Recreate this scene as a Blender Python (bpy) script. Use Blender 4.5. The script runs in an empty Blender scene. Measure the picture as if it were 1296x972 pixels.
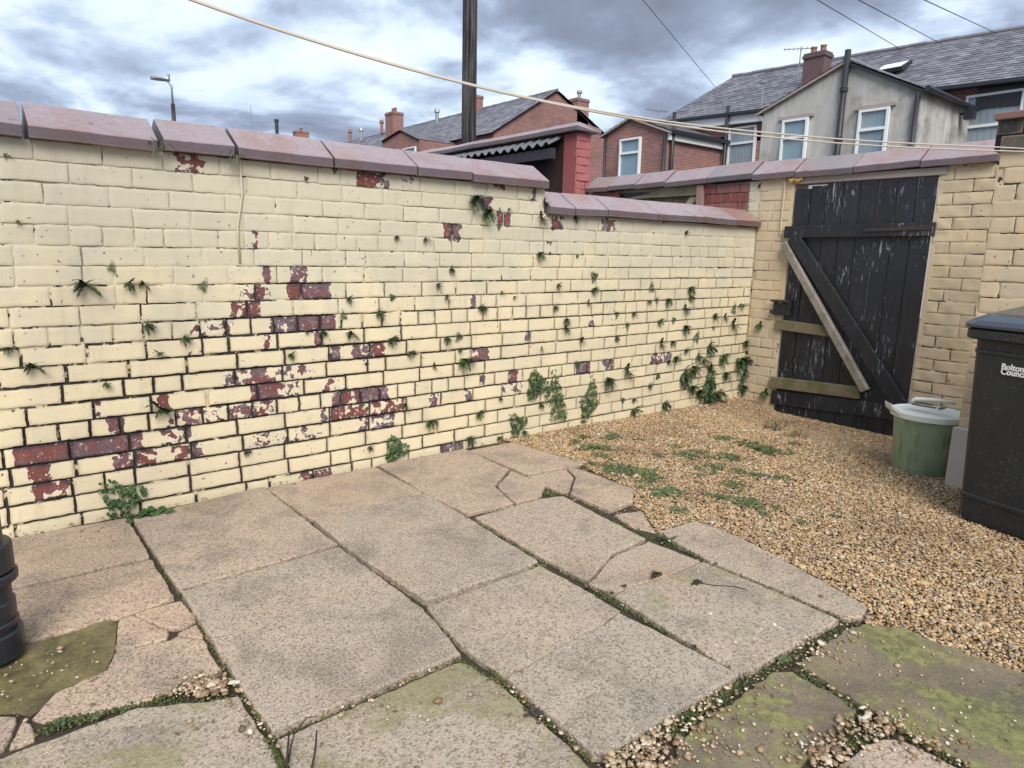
import bpy, math, random
import numpy as np
from mathutils import Vector, Matrix, noise as mnoise

S = bpy.context.scene
COL = S.collection
random.seed(7)
RNG = np.random.default_rng(11)

# ------------------------------------------------------------------ camera
F_PX, PITCH, YAW, ROLL = 856.56, 0.194442, 0.676321, 0.021704     # solved from the brick courses
CAM = Vector((0.0, -3.389, 1.218))
FW = Vector((math.sin(YAW)*math.cos(PITCH), math.cos(YAW)*math.cos(PITCH), -math.sin(PITCH)))
_r = Vector((math.cos(YAW), -math.sin(YAW), 0)); _u = _r.cross(FW)
RT = math.cos(ROLL)*_r + math.sin(ROLL)*_u
UP = -math.sin(ROLL)*_r + math.cos(ROLL)*_u
cd = bpy.data.cameras.new('camera'); cam = bpy.data.objects.new('camera', cd); COL.objects.link(cam)
cd.sensor_width = 36; cd.lens = F_PX/1296*36; cd.clip_end = 3000; cd.clip_start = 0.02
M = Matrix((RT, UP, -FW)).transposed().to_4x4(); M.translation = CAM
cam.matrix_world = M
S.camera = cam

# ------------------------------------------------------------------ node helper
class NT:
    def __init__(s, tree): s.t = tree; s.n = tree.nodes; s.l = tree.links
    def add(s, ty, **kw):
        n = s.n.new(ty)
        for k, v in kw.items(): setattr(n, k, v)
        return n
    def put(s, sock, v):
        if hasattr(v, 'is_output'): s.l.new(v, sock)
        elif v is not None:
            if isinstance(v, (tuple, list)) and len(v) == 3 and sock.type == 'RGBA': v = (*v, 1)
            sock.default_value = v
    def math(s, op, a, b=None, c=None, clamp=False):
        n = s.add('ShaderNodeMath', operation=op, use_clamp=clamp); s.put(n.inputs[0], a)
        if b is not None: s.put(n.inputs[1], b)
        if c is not None: s.put(n.inputs[2], c)
        return n.outputs[0]
    def noise(s, vec, scale, detail=4, rough=.55, dist=0, out=0):
        n = s.add('ShaderNodeTexNoise'); s.put(n.inputs['Vector'], vec); n.inputs['Scale'].default_value = scale
        n.inputs['Detail'].default_value = detail; n.inputs['Roughness'].default_value = rough; n.inputs['Distortion'].default_value = dist
        return n.outputs[out]
    def voro(s, vec, scale, feature='F1', out=0, rnd=1):
        n = s.add('ShaderNodeTexVoronoi', feature=feature); s.put(n.inputs['Vector'], vec); n.inputs['Scale'].default_value = scale
        n.inputs['Randomness'].default_value = rnd
        return n.outputs[out]
    def ramp(s, fac, stops, interp='LINEAR'):
        n = s.add('ShaderNodeValToRGB'); cr = n.color_ramp; cr.interpolation = interp
        while len(cr.elements) < len(stops): cr.elements.new(.5)
        for e, (p, c) in zip(cr.elements, stops):
            e.position = p; e.color = (c, c, c, 1) if isinstance(c, (int, float)) else (*c, 1)
        s.put(n.inputs[0], fac); return n.outputs[0]
    def step(s, v, lo, hi):
        n = s.add('ShaderNodeMapRange'); n.interpolation_type = 'SMOOTHSTEP'
        s.put(n.inputs[0], v); n.inputs[1].default_value = lo; n.inputs[2].default_value = hi
        return n.outputs[0]
    def mix(s, fac, a, b, blend='MIX'):
        n = s.add('ShaderNodeMix', data_type='RGBA', blend_type=blend); s.put(n.inputs[0], fac); s.put(n.inputs[6], a); s.put(n.inputs[7], b)
        return n.outputs[2]
    def attr(s, name):
        n = s.add('ShaderNodeAttribute'); n.attribute_name = name; return n.outputs['Fac']
    def pos(s): return s.add('ShaderNodeNewGeometry').outputs['Position']
    def island(s): return s.add('ShaderNodeNewGeometry').outputs['Random Per Island']
    def objrnd(s): return s.add('ShaderNodeObjectInfo').outputs['Random']
    def obj(s): return s.add('ShaderNodeTexCoord').outputs['Object']
    def scale(s, vec, v):
        n = s.add('ShaderNodeMapping'); s.put(n.inputs[0], vec); n.inputs['Scale'].default_value = v; return n.outputs[0]
    def sep(s, vec):
        n = s.add('ShaderNodeSeparateXYZ'); s.put(n.inputs[0], vec); return n.outputs
    def comb(s, x, y, z):
        n = s.add('ShaderNodeCombineXYZ'); s.put(n.inputs[0], x); s.put(n.inputs[1], y); s.put(n.inputs[2], z); return n.outputs[0]
    def bump(s, h, strength, dist, normal=None):
        n = s.add('ShaderNodeBump'); s.put(n.inputs['Height'], h); n.inputs['Strength'].default_value = strength; n.inputs['Distance'].default_value = dist
        if normal is not None: s.l.new(normal, n.inputs['Normal'])
        return n.outputs[0]

def material(name, fn):
    m = bpy.data.materials.new(name); m.use_nodes = True
    t = NT(m.node_tree); b = t.n['Principled BSDF']
    r = fn(t, b) or {}
    for k, v in r.items():
        t.put(b.inputs[k], v)
    return m

# ------------------------------------------------------------------ world, sun, exposure
SUN_AZ, SUN_EL = math.radians(212), math.radians(42)      # azimuth clockwise from +Y
W = bpy.data.worlds.new('World'); S.world = W; W.use_nodes = True
t = NT(W.node_tree); bg = t.n['Background']
sky = t.add('ShaderNodeTexSky', sky_type='NISHITA'); sky.sun_disc = False
sky.sun_elevation = SUN_EL; sky.sun_rotation = SUN_AZ; sky.air_density = 1.2; sky.dust_density = 2.0
g = t.add('ShaderNodeTexCoord').outputs['Generated']
nx, ny, nz = t.sep(g)
zz = t.math('ADD', t.math('ABSOLUTE', nz), .26)
cv = t.comb(t.math('DIVIDE', nx, zz), t.math('DIVIDE', ny, zz), 19.4)
n_big = t.noise(cv, 1.55, 9, .54, .5)
n_mid = t.noise(t.scale(cv, (1, 1, 1)), 4.2, 7, .55, .3)
n_low = t.noise(cv, 0.42, 2, .5)
body = t.math('ADD', t.math('MULTIPLY', n_big, .72), t.math('MULTIPLY', n_mid, .28))
lo = t.math('MULTIPLY', t.math('SUBTRACT', n_low, .5), .35)
body = t.math('ADD', body, lo)
cloud = t.ramp(body, [(0.39, (.325, .36, .375)), (0.455, (.27, .315, .355)), (0.50, (.185, .228, .295)), (0.55, (.125, .15, .205)), (0.61, (.095, .113, .152)), (0.72, (.072, .084, .11))])
skyc = t.mix(1, sky.outputs[0], (.055, .055, .055), 'MULTIPLY')
open_ = t.step(t.math('ADD', t.noise(t.scale(cv, (1.3, 1.0, 1)), 1.5, 5, .5), t.math('MULTIPLY', t.math('SUBTRACT', body, .5), -.9)), .60, .74)
mixc = t.mix(t.math('MULTIPLY', open_, .75), cloud, skyc)
t.l.new(mixc, bg.inputs[0]); bg.inputs[1].default_value = 1.0

sd = bpy.data.lights.new('sun', 'SUN'); sd.energy = 1.5; sd.angle = math.radians(36); sd.color = (1, .95, .87)
so = bpy.data.objects.new('sun', sd); COL.objects.link(so)
sdir = Vector((math.sin(SUN_AZ)*math.cos(SUN_EL), math.cos(SUN_AZ)*math.cos(SUN_EL), math.sin(SUN_EL)))
so.rotation_euler = sdir.to_track_quat('Z', 'Y').to_euler(); so.location = (0, -4, 9)
S.view_settings.view_transform = 'Standard'; S.view_settings.look = 'None'
S.view_settings.exposure = 1.62; S.view_settings.gamma = 1.0; S.view_settings.use_curve_mapping = False
S.render.engine = 'CYCLES'

# ------------------------------------------------------------------ pixels to places
def ray(x, y): return FW*F_PX + RT*(x-648) - UP*(y-486)
def onX(x, y, X): v = ray(x, y); return CAM + v*((X-CAM.x)/v.x)
def onY(x, y, Y): v = ray(x, y); return CAM + v*((Y-CAM.y)/v.y)
def onZ(x, y, Z=0.0): v = ray(x, y); return CAM + v*((Z-CAM.z)/v.z)
def pix(P):
    d = Vector(P)-CAM; w = d.dot(FW)
    if w < .05: return (-9e3, -9e3)
    return (648+F_PX*d.dot(RT)/w, 486-F_PX*d.dot(UP)/w)
def ss(a, b, x): q = min(1, max(0, (x-a)/(b-a))); return q*q*(3-2*q)
def gz(x, y):                      # level of the gravel: falls a little to the gate
    return -0.02*ss(3, 4.3, x) - 0.085*ss(4.2, 5.25, x)*ss(0.1, -.45, y)
def nz3(x, y, z=0.0): return mnoise.noise((x, y, z))
def fbm(x, y, z=0.0): return mnoise.fractal((x, y, z), 1.0, 2.0, 4)

# ------------------------------------------------------------------ mesh helpers
class MB:
    def __init__(s): s.v = []; s.f = []; s.a = {}
    def add(s, vs, fs):
        o = len(s.v); s.v += [tuple(v) for v in vs]; s.f += [tuple(i+o for i in f) for f in fs]; return s
    def box(s, x0, x1, y0, y1, z0, z1):
        return s.add([(x, y, z) for z in (z0, z1) for y in (y0, y1) for x in (x0, x1)],
                     [(0, 2, 3, 1), (4, 5, 7, 6), (0, 1, 5, 4), (2, 6, 7, 3), (0, 4, 6, 2), (1, 3, 7, 5)])
    def hexa(s, P):               # 8 points: bottom loop of four, top loop of four
        return s.add(P, [(3, 2, 1, 0), (4, 5, 6, 7), (0, 1, 5, 4), (1, 2, 6, 5), (2, 3, 7, 6), (3, 0, 4, 7)])
    def prism(s, poly, vec):      # extrude a 3d polygon along vec
        n = len(poly); v = Vector(vec); P = [Vector(p) for p in poly]
        return s.add(P+[p+v for p in P], [tuple(range(n))[::-1], tuple(range(n, 2*n))]+[(i, (i+1) % n, n+(i+1) % n, n+i) for i in range(n)])
    def bar(s, a, b, w, h, up=(0, 0, 1)):
        a, b = Vector(a), Vector(b); d = (b-a).normalized(); sd_ = d.cross(Vector(up)).normalized()*w/2; u_ = sd_.cross(d).normalized()*h/2
        P = [a-sd_-u_, a+sd_-u_, a+sd_+u_, a-sd_+u_]; Q = [p+(b-a) for p in P]
        return s.hexa(P+Q)
    def tube(s, pts, r, n=8, cap=True):
        pts = [Vector(p) for p in pts]; o = len(s.v); rs = r if isinstance(r, (list, tuple)) else [r]*len(pts)
        for i, p in enumerate(pts):
            d = (pts[min(i+1, len(pts)-1)]-pts[max(i-1, 0)]).normalized()
            a = d.cross(Vector((0, 0, 1)) if abs(d.z) < .9 else Vector((1, 0, 0))).normalized(); b = d.cross(a)
            for k in range(n):
                q = 2*math.pi*k/n; s.v.append(tuple(p+(a*math.cos(q)+b*math.sin(q))*rs[i]))
        for i in range(len(pts)-1):
            for k in range(n):
                s.f.append((o+i*n+k, o+i*n+(k+1) % n, o+(i+1)*n+(k+1) % n, o+(i+1)*n+k))
        if cap:
            s.f.append(tuple(o+k for k in range(n))[::-1]); s.f.append(tuple(o+(len(pts)-1)*n+k for k in range(n)))
        return s
    def lathe(s, prof, c=(0, 0, 0), n=24, sx=1, sy=1):
        o = len(s.v)
        for r, z in prof:
            for k in range(n):
                q = 2*math.pi*k/n; s.v.append((c[0]+r*math.cos(q)*sx, c[1]+r*math.sin(q)*sy, c[2]+z))
        for i in range(len(prof)-1):
            for k in range(n):
                s.f.append((o+i*n+k, o+i*n+(k+1) % n, o+(i+1)*n+(k+1) % n, o+(i+1)*n+k))
        return s
    def build(s, name, mat, parent=None, smooth=False, bevel=0, attrs=None, fix=True):
        me = bpy.data.meshes.new(name); me.from_pydata(s.v, [], s.f)
        if fix:
            import bmesh
            bm = bmesh.new(); bm.from_mesh(me); bmesh.ops.recalc_face_normals(bm, faces=bm.faces); bm.to_mesh(me); bm.free()
        for k, val in (attrs or {}).items():
            a = me.attributes.new(k, 'FLOAT', 'POINT')
            a.data.foreach_set('value', np.full(len(me.vertices), val, dtype=np.float32) if isinstance(val, (int, float)) else np.asarray(val, dtype=np.float32))
        if smooth: me.polygons.foreach_set('use_smooth', [True]*len(me.polygons))
        me.materials.append(mat)
        o = bpy.data.objects.new(name, me); COL.objects.link(o)
        if bevel:
            b = o.modifiers.new('bevel', 'BEVEL'); b.width = bevel; b.segments = 2; b.limit_method = 'ANGLE'
        if parent is not None:
            o.parent = parent
            L = Vector(parent.location) if parent.type == 'EMPTY' else Vector((0, 0, 0))
            o.matrix_parent_inverse = Matrix.Translation(-L)
        return o

def tag(o, label, cat, group=None, kind=None):
    if label: o['label'] = label
    if cat: o['category'] = cat
    if group: o['group'] = group
    if kind: o['kind'] = kind
    return o
def thing(name, loc, label, cat, group=None):
    e = bpy.data.objects.new(name, None); COL.objects.link(e); e.location = loc; e.empty_display_size = .1
    return tag(e, label, cat, group)

# ------------------------------------------------------------------ materials
def painted(paint, paint2, name, red=(.20, .062, .052), mauve=(.15, .115, .14), joint=(.022, .019, .02), upper_dim=None):
    """flaking paint on brick: mesh attributes say where it is bare, the edge of a flake comes from noise"""
    def f(t, b):
        p = t.pos()
        bare, tint, dk, mo, ed = t.attr('bare'), t.attr('tint'), t.attr('dark'), t.attr('mortar'), t.attr('edge')
        n1 = t.noise(p, 30, 8, .66, .5); n2 = t.noise(p, 3.1, 5, .6); n3 = t.noise(p, 130, 3, .6); n4 = t.noise(p, 15, 3, .5)
        k = t.math('ADD', bare, t.math('MULTIPLY', t.math('SUBTRACT', n1, .5), 1.5))
        k = t.math('ADD', k, t.math('MULTIPLY', t.math('SUBTRACT', n4, .5), 1.1))
        m = t.step(k, .54, .57)
        m = t.math('MULTIPLY', m, t.math('SUBTRACT', 1.0, t.step(t.noise(p, 62, 4, .65), .61, .65)))
        # small chips
        chip = t.step(t.math('ADD', t.noise(p, 48, 3, .55), t.math('MULTIPLY', t.noise(p, 2.3, 2), .16)), .765, .785)
        m = t.math('MAXIMUM', m, t.math('MULTIPLY', chip, .9))
        bc = t.mix(t.step(t.math('ADD', t.math('MULTIPLY', t.noise(p, 9, 4), .7), t.math('MULTIPLY', tint, .55)), .42, .78), red, mauve)
        bc = t.mix(t.math('MULTIPLY', t.step(n3, .35, .7), .55), bc, (.06, .038, .042), 'MIX')
        bc = t.mix(t.math('MULTIPLY', t.step(t.math('ADD', ed, t.math('MULTIPLY', t.math('SUBTRACT', n4, .5), 1.6)), .15, .9), .8), bc, (.042, .03, .036))
        bc = t.mix(t.math('MULTIPLY', t.step(t.noise(p, 26, 5, .7), .52, .68), .45), bc, (.30, .135, .11))
        grey = t.step(t.noise(p, 22, 4, .6), .54, .64)
        bc = t.mix(t.math('MULTIPLY', grey, t.math('MULTIPLY', tint, .8)), bc, (.30, .28, .34))
        pc = t.mix(t.step(n2, .3, .7), paint, paint2)
        if upper_dim: pc = t.mix(t.step(t.math('ADD', t.sep(p)[2], t.math('MULTIPLY', t.math('SUBTRACT', n2, .5), 1.3)), .75, 1.35), pc, upper_dim)  # upper courses greyer and darker: a brightness gradient painted into the wall colour
        pc = t.mix(t.math('MULTIPLY', t.step(n3, .35, .75), .10), pc, (.35, .30, .22))
        pc = t.mix(t.math('MULTIPLY', t.step(t.noise(t.scale(p, (7, 7, 1.2)), 1.6, 4, .6), .53, .75), .22), pc, (.40, .35, .27))
        pc = t.mix(t.math('MULTIPLY', t.math('SUBTRACT', 1.0, mo), t.math('MULTIPLY', t.step(tint, .35, 1.0), .16)), pc, (.42, .36, .27))
        pc = t.mix(t.math('MULTIPLY', t.math('MULTIPLY', t.step(t.math('ADD', ed, t.math('MULTIPLY', t.math('SUBTRACT', n4, .5), 1.5)), .3, 1.1), t.step(dk, .3, .7)), .42), pc, (.27, .22, .16))
        pc = t.mix(t.math('MULTIPLY', t.step(t.noise(t.scale(p, (5, 5, .8)), 2.2, 5, .7), .52, .72), .26), pc, (.33, .29, .23))
        spk = t.step(t.noise(p, 95, 3, .6), .70, .76)
        pc = t.mix(t.math('MULTIPLY', spk, t.math('MULTIPLY', t.step(t.noise(p, 2.0, 2), .5, .7), .5)), pc, (.18, .13, .09))
        rim = t.math('SUBTRACT', t.step(k, .455, .53), t.step(k, .535, .56))
        pc2 = t.mix(t.math('MULTIPLY', rim, .55), pc, (.82, .79, .72))
        col = t.mix(m, pc2, bc)
        # joints: painted over where dark is low, black ash mortar where it is high
        jk = t.math('ADD', dk, t.math('MULTIPLY', t.math('SUBTRACT', t.noise(p, 9, 6, .68), .5), 2.3))
        jm = t.step(jk, .47, .54)
        jc = t.mix(jm, pc, t.mix(n3, joint, (.05, .045, .04)))
        col = t.mix(mo, col, jc)
        mm = t.mix(mo, m, jm)
        hgt = t.math('ADD', t.math('MULTIPLY', t.math('SUBTRACT', 1.0, mm), 1.0), t.math('ADD', t.math('MULTIPLY', n3, .25), t.math('MULTIPLY', n4, .9)))
        ro = t.math('ADD', .55, t.math('MULTIPLY', mm, .3))
        return {'Base Color': col, 'Roughness': ro, 'Normal': t.bump(hgt, .55, .0028), 'Specular IOR Level': .35}
    return material(name, f)
M_WALL = painted((.71, .605, .40), (.64, .555, .395), 'cream_paint', upper_dim=(.535, .495, .38))
M_BACK = painted((.565, .445, .285), (.50, .415, .295), 'tan_paint')
M_REDP = painted((.22, .045, .045), (.17, .04, .04), 'red_paint')
M_BLKP = painted((.018, .018, .02), (.012, .012, .014), 'black_wall_paint')

def f_cop(t, b):
    p = t.pos(); ti = t.attr('tint')
    n = t.noise(p, 5, 5, .6); n2 = t.noise(p, 60, 4, .65); n3 = t.noise(p, 2.2, 3)
    c = t.ramp(t.math('ADD', t.math('MULTIPLY', n, .45), t.math('MULTIPLY', ti, .6)), [(.2, (.30, .235, .25)), (.45, (.255, .20, .215)), (.62, (.20, .185, .195)), (.78, (.27, .15, .12)), (.95, (.25, .11, .08))])
    c = t.mix(t.math('MULTIPLY', t.step(t.noise(p, 3.4, 5, .65, .5), .47, .68), .75), c, (.27, .16, .14))
    c = t.mix(t.math('MULTIPLY', t.step(t.noise(p, 7, 5, .7), .56, .68), .4), c, (.33, .31, .33))
    c = t.mix(t.math('MULTIPLY', t.step(t.noise(p, 16, 5, .7), .60, .70), .6), c, (.07, .07, .055))
    c = t.mix(t.math('MULTIPLY', t.step(n2, .55, .7), .45), c, (.09, .065, .075))
    c = t.mix(t.math('MULTIPLY', t.step(t.noise(p, 24, 4, .7), .60, .68), .35), c, (.40, .38, .37))
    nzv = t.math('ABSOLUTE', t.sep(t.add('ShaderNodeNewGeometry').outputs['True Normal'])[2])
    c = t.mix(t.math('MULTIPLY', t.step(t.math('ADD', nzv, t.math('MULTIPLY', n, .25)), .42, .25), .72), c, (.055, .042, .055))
    return {'Base Color': c, 'Roughness': t.math('ADD', .28, t.math('MULTIPLY', n2, .25)), 'Normal': t.bump(t.math('ADD', n2, t.math('MULTIPLY', n, 2)), .35, .004)}
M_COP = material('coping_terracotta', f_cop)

def f_slab(t, b):
    p = t.pos(); mo, ti = t.attr('moss'), t.attr('tint')
    a = t.noise(p, 2.6, 6, .62, .3); f1 = t.noise(p, 120, 4, .75); f2 = t.voro(p, 95); f3 = t.noise(p, 42, 5, .72); a2 = t.noise(p, 7.5, 5, .6)
    c = t.mix(t.step(a, .35, .68), (.42, .34, .265), (.36, .32, .26))
    c = t.mix(t.math('MULTIPLY', ti, 1.35, clamp=True), c, t.mix(t.step(a2, .35, .7), (.50, .37, .26), (.45, .315, .24)))
    c = t.mix(t.math('MULTIPLY', t.step(t.noise(p, 3.6, 6, .7, .5), .45, .68), .68), c, (.185, .16, .13))
    c = t.mix(t.math('MULTIPLY', t.step(t.noise(p, 2.0, 5, .65, .4), .54, .70), .30), c, (.42, .28, .17))
    c = t.mix(t.math('MULTIPLY', t.step(f3, .48, .68), .38), c, (.18, .14, .105))
    c = t.mix(t.math('MULTIPLY', t.step(f1, .49, .61), .78), c, (.095, .073, .056))
    c = t.mix(t.math('MULTIPLY', t.step(f2, .34, .16), .62), c, (.60, .52, .44))
    mk = t.step(t.math('ADD', t.math('MULTIPLY', t.noise(p, 3.4, 7, .72, .3), 1.0), t.math('MULTIPLY', mo, .22)), .58, .74)
    c = t.mix(t.math('MULTIPLY', mk, t.math('MULTIPLY', t.step(mo, 0, .35), t.math('ADD', .2, t.math('MULTIPLY', f3, .9)))), c, (.205, .19, .085))
    h = t.math('ADD', t.math('MULTIPLY', f1, .6), t.math('ADD', t.math('MULTIPLY', f3, 1.0), t.math('MULTIPLY', t.step(f2, .3, .1), .5)))
    return {'Base Color': c, 'Roughness': .85, 'Normal': t.bump(h, .8, .0035), 'Specular IOR Level': .3}
M_SLAB = material('concrete_slab', f_slab)

def f_flag(t, b):
    p = t.pos(); mo = t.attr('moss')
    a = t.noise(p, 2.2, 6, .62, .6); f1 = t.noise(p, 120, 4, .75); f3 = t.noise(p, 24, 6, .7)
    c = t.ramp(a, [(.3, (.085, .07, .05)), (.45, (.165, .135, .09)), (.56, (.23, .18, .115)), (.66, (.14, .12, .09)), (.75, (.17, .11, .075))])
    c = t.mix(t.math('MULTIPLY', t.step(f1, .48, .64), .6), c, (.06, .05, .036))
    c = t.mix(t.math('MULTIPLY', t.step(t.noise(p, 70, 4, .75), .54, .66), .5), c, (.27, .22, .15))
    c = t.mix(t.math('MULTIPLY', t.step(t.noise(p, 1.4, 5, .6), .48, .66), .6), c, (.075, .058, .042))
    mk = t.step(t.math('ADD', t.noise(p, 3.6, 7, .72, .4), t.math('MULTIPLY', f3, .3)), .61, .72)
    c = t.mix(t.math('MULTIPLY', mk, t.math('MULTIPLY', mo, .95)), c, t.mix(t.step(f3, .35, .65), (.085, .09, .022), (.25, .245, .08)))
    return {'Base Color': c, 'Roughness': .72, 'Normal': t.bump(t.math('ADD', f1, t.math('MULTIPLY', f3, 2)), .6, .004)}
M_FLAG = material('mossy_flagstone', f_flag)

def f_soil(t, b):
    p = t.pos(); n = t.noise(p, 60, 5, .7); n2 = t.noise(p, 6, 4)
    c = t.mix(n, (.012, .009, .006), (.085, .060, .036))
    c = t.mix(t.math('MULTIPLY', t.step(n2, .5, .65), .7), c, (.035, .045, .014))
    return {'Base Color': c, 'Roughness': .95, 'Normal': t.bump(n, 1, .01)}
M_SOIL = material('soil', f_soil)

def f_gbase(t, b):
    p = t.pos(); v = t.voro(p, 75, out=1); n = t.noise(p, 200, 3, .7)
    c = t.ramp(t.sep(v)[0], [(0, (.10, .065, .035)), (.35, (.26, .16, .075)), (.7, (.38, .27, .15)), (1, (.2, .16, .13))])
    c = t.mix(t.math('MULTIPLY', n, .6), c, (.06, .04, .025))
    return {'Base Color': c, 'Roughness': .9, 'Normal': t.bump(t.voro(p, 75), 1, .012)}
M_GBASE = material('gravel_bed', f_gbase)

def f_stone(t, b):
    r = t.island(); p = t.pos()
    c = t.ramp(r, [(0, (.17, .095, .045)), (.14, (.39, .24, .105)), (.34, (.51, .35, .17)), (.50, (.58, .44, .25)), (.64, (.30, .18, .09)), (.78, (.43, .35, .27)), (.88, (.58, .47, .33)), (.94, (.12, .09, .07)), (1, (.64, .58, .49))])
    c = t.mix(t.math('MULTIPLY', t.noise(p, 160, 3, .6), .35), c, (.25, .15, .08))
    c = t.mix(t.math('MULTIPLY', t.step(t.noise(p, 1.7, 5, .65), .46, .68), .55), c, (.20, .125, .07))
    return {'Base Color': c, 'Roughness': .55}
M_STONE = material('river_gravel', f_stone)
def f_pebw(t, b):
    r = t.island()
    return {'Base Color': t.ramp(r, [(0, (.11, .07, .04)), (.4, (.27, .18, .10)), (.75, (.40, .30, .20)), (1, (.58, .52, .44))]), 'Roughness': .55}
M_PEB = material('loose_pebble', f_pebw)

def f_blackwood(t, b):
    p = t.pos(); s = t.noise(t.scale(p, (14, 14, 1.5)), 6, 6, .68, .4); g_ = t.noise(t.scale(p, (60, 60, 2)), 4, 4, .6); n = t.noise(p, 3, 4)
    reg = t.noise(p, 2.4, 3)
    k = t.math('ADD', s, t.math('MULTIPLY', t.math('SUBTRACT', reg, .5), .55))
    m = t.step(k, .625, .70)
    c = t.mix(t.step(n, .4, .7), (.006, .008, .013), (.013, .016, .024))
    c = t.mix(t.math('MULTIPLY', t.step(t.noise(t.scale(p, (9, 9, 1)), 3, 4), .5, .75), .5), c, (.035, .022, .015))
    m2 = t.math('MULTIPLY', t.step(t.noise(t.scale(p, (6, 6, .9)), 7, 5, .7, .6), .58, .63), t.step(t.noise(p, 3.1, 3, .6), .53, .64)); m = t.math('MAXIMUM', m, t.math('MULTIPLY', m2, .85))
    c = t.mix(m, c, t.mix(g_, (.12, .12, .14), (.46, .47, .54)))
    return {'Base Color': c, 'Roughness': t.math('ADD', .5, t.math('MULTIPLY', m, .3)), 'Normal': t.bump(t.math('SUBTRACT', t.math('MULTIPLY', g_, .6), m), .5, .003)}
M_BWOOD = material('black_painted_wood', f_blackwood)
def wood(name, c0, c1, moss, axis=(3, 3, 3)):
    def f(t, b):
        p = t.obj(); g_ = t.noise(t.scale(p, axis), 9, 5, .6, .6); n = t.noise(t.pos(), 6, 5, .65)
        c = t.mix(g_, c0, c1); c = t.mix(t.math('MULTIPLY', t.step(n, .45, .62), moss), c, (.075, .085, .022))
        c = t.mix(t.math('MULTIPLY', t.step(t.noise(t.pos(), 60, 3), .6, .7), .4), c, (.05, .04, .03))
        return {'Base Color': c, 'Roughness': .8, 'Normal': t.bump(g_, .5, .003)}
    return material(name, f)
M_WOODG = wood('weathered_timber', (.13, .11, .095), (.34, .30, .265), .5)
M_WOODM = wood('mossy_timber', (.11, .09, .055), (.20, .16, .10), .75)
M_WOODL = wood('pale_timber', (.30, .26, .16), (.42, .38, .25), .3)
M_WOODR = wood('reddish_timber', (.22, .13, .11), (.30, .2, .18), .1)
def f_pole(t, b):
    p = t.pos(); g_ = t.step(t.noise(t.scale(p, (1, 1, .035)), 42, 5, .65), .36, .64); n = t.noise(t.scale(p, (1, 1, .2)), 6, 4)
    c = t.mix(g_, (.010, .010, .013), (.105, .098, .098)); c = t.mix(t.math('MULTIPLY', t.step(n, .45, .65), .5), c, (.03, .028, .03))
    return {'Base Color': c, 'Roughness': .9, 'Specular IOR Level': .15, 'Normal': t.bump(g_, .8, .006)}
M_POLE = material('pole_timber', f_pole)

def plain(name, c, rough=.5, spec=.5, bump=0, metal=0, var=.25, sc=12):
    def f(t, b):
        p = t.pos(); n = t.noise(p, sc, 5, .65)
        d = {'Base Color': t.mix(t.math('MULTIPLY', n, var), c, tuple(x*.35 for x in c)), 'Roughness': t.math('ADD', rough-.1, t.math('MULTIPLY', n, .2)), 'Specular IOR Level': spec, 'Metallic': metal}
        if bump: d['Normal'] = t.bump(t.noise(p, 90, 4, .6), bump, .002)
        return d
    return material(name, f)
M_BIN = plain('bin_plastic', (.016, .021, .026), .42, .5, .35, sc=5)
M_LID = plain('bin_lid_plastic', (.030, .038, .058), .16, 1.0, .05)
M_TUB = None
def f_bin(t, b):
    p = t.pos(); n = t.noise(p, 4, 5, .65); s_ = t.noise(t.scale(p, (30, 30, 3)), 3, 5, .7); d = t.noise(p, 60, 4, .7)
    c = t.mix(n, (.007, .009, .012), (.018, .022, .026)); c = t.mix(t.math('MULTIPLY', t.step(s_, .60, .74), .14), c, (.09, .10, .11))
    c = t.mix(t.math('MULTIPLY', t.step(t.math('ADD', d, t.math('MULTIPLY', n, .4)), .78, .9), .5), c, (.10, .09, .075))
    return {'Base Color': c, 'Roughness': t.math('ADD', .32, t.math('MULTIPLY', n, .3)), 'Normal': t.bump(d, .25, .0015)}
M_BIN = material('bin_plastic', f_bin)
def f_tub(t, b):
    p = t.pos(); n = t.noise(p, 3.5, 5, .6); n2 = t.noise(t.scale(p, (8, 8, 2)), 3, 5, .65); n3 = t.noise(p, 70, 3, .6)
    c = t.mix(t.step(n, .3, .7), (.33, .42, .29), (.23, .31, .20))
    c = t.mix(t.math('MULTIPLY', t.step(n2, .5, .75), .55), c, (.06, .09, .04))
    c = t.mix(t.math('MULTIPLY', t.step(n3, .6, .7), .4), c, (.32, .36, .27))
    return {'Base Color': c, 'Roughness': .55, 'Normal': t.bump(n3, .2, .002)}
M_TUB = material('tub_plastic', f_tub)
M_TUBL = plain('tub_lid_plastic', (.66, .69, .65), .5, .5, .2)
M_PIPE = plain('black_pipe', (.016, .018, .024), .34, .6, .15)
M_BPIPE = plain('dark_grey_pipe', (.02, .022, .03), .5, .5)
M_WHITE = plain('white_upvc', (.72, .74, .76), .4, .5, var=.12)
M_LETTER = plain('white_print', (.78, .78, .76), .5, .4, var=.2, sc=40)
M_BOARD = plain('pale_board', (.50, .46, .44), .7, .4, .3)
M_FOAM = plain('expanding_foam', (.55, .36, .12), .7, .3, .8, sc=40)
M_IRON = plain('rusty_iron', (.04, .03, .028), .7, .4, .6)
M_ROPE = plain('rope', (.50, .44, .38), .8, .2, .4, sc=60)
M_WIRE = plain('wire', (.03, .03, .035), .6, .3)
M_STEEL = plain('galvanised', (.30, .32, .35), .45, .5, metal=.4)
M_CORR = plain('corrugated_plastic', (.15, .16, .175), .45, .5, .4, sc=7, var=.7)
M_DARK = plain('dark_interior', (.02, .019, .02), .9, .1)
M_TWIG = plain('twig', (.05, .032, .025), .8, .2)
M_LINTEL = plain('lintel', (.36, .30, .28), .8, .3, .5)
M_BLIND = plain('window_blind', (.30, .43, .52), .8, .2)
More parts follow.
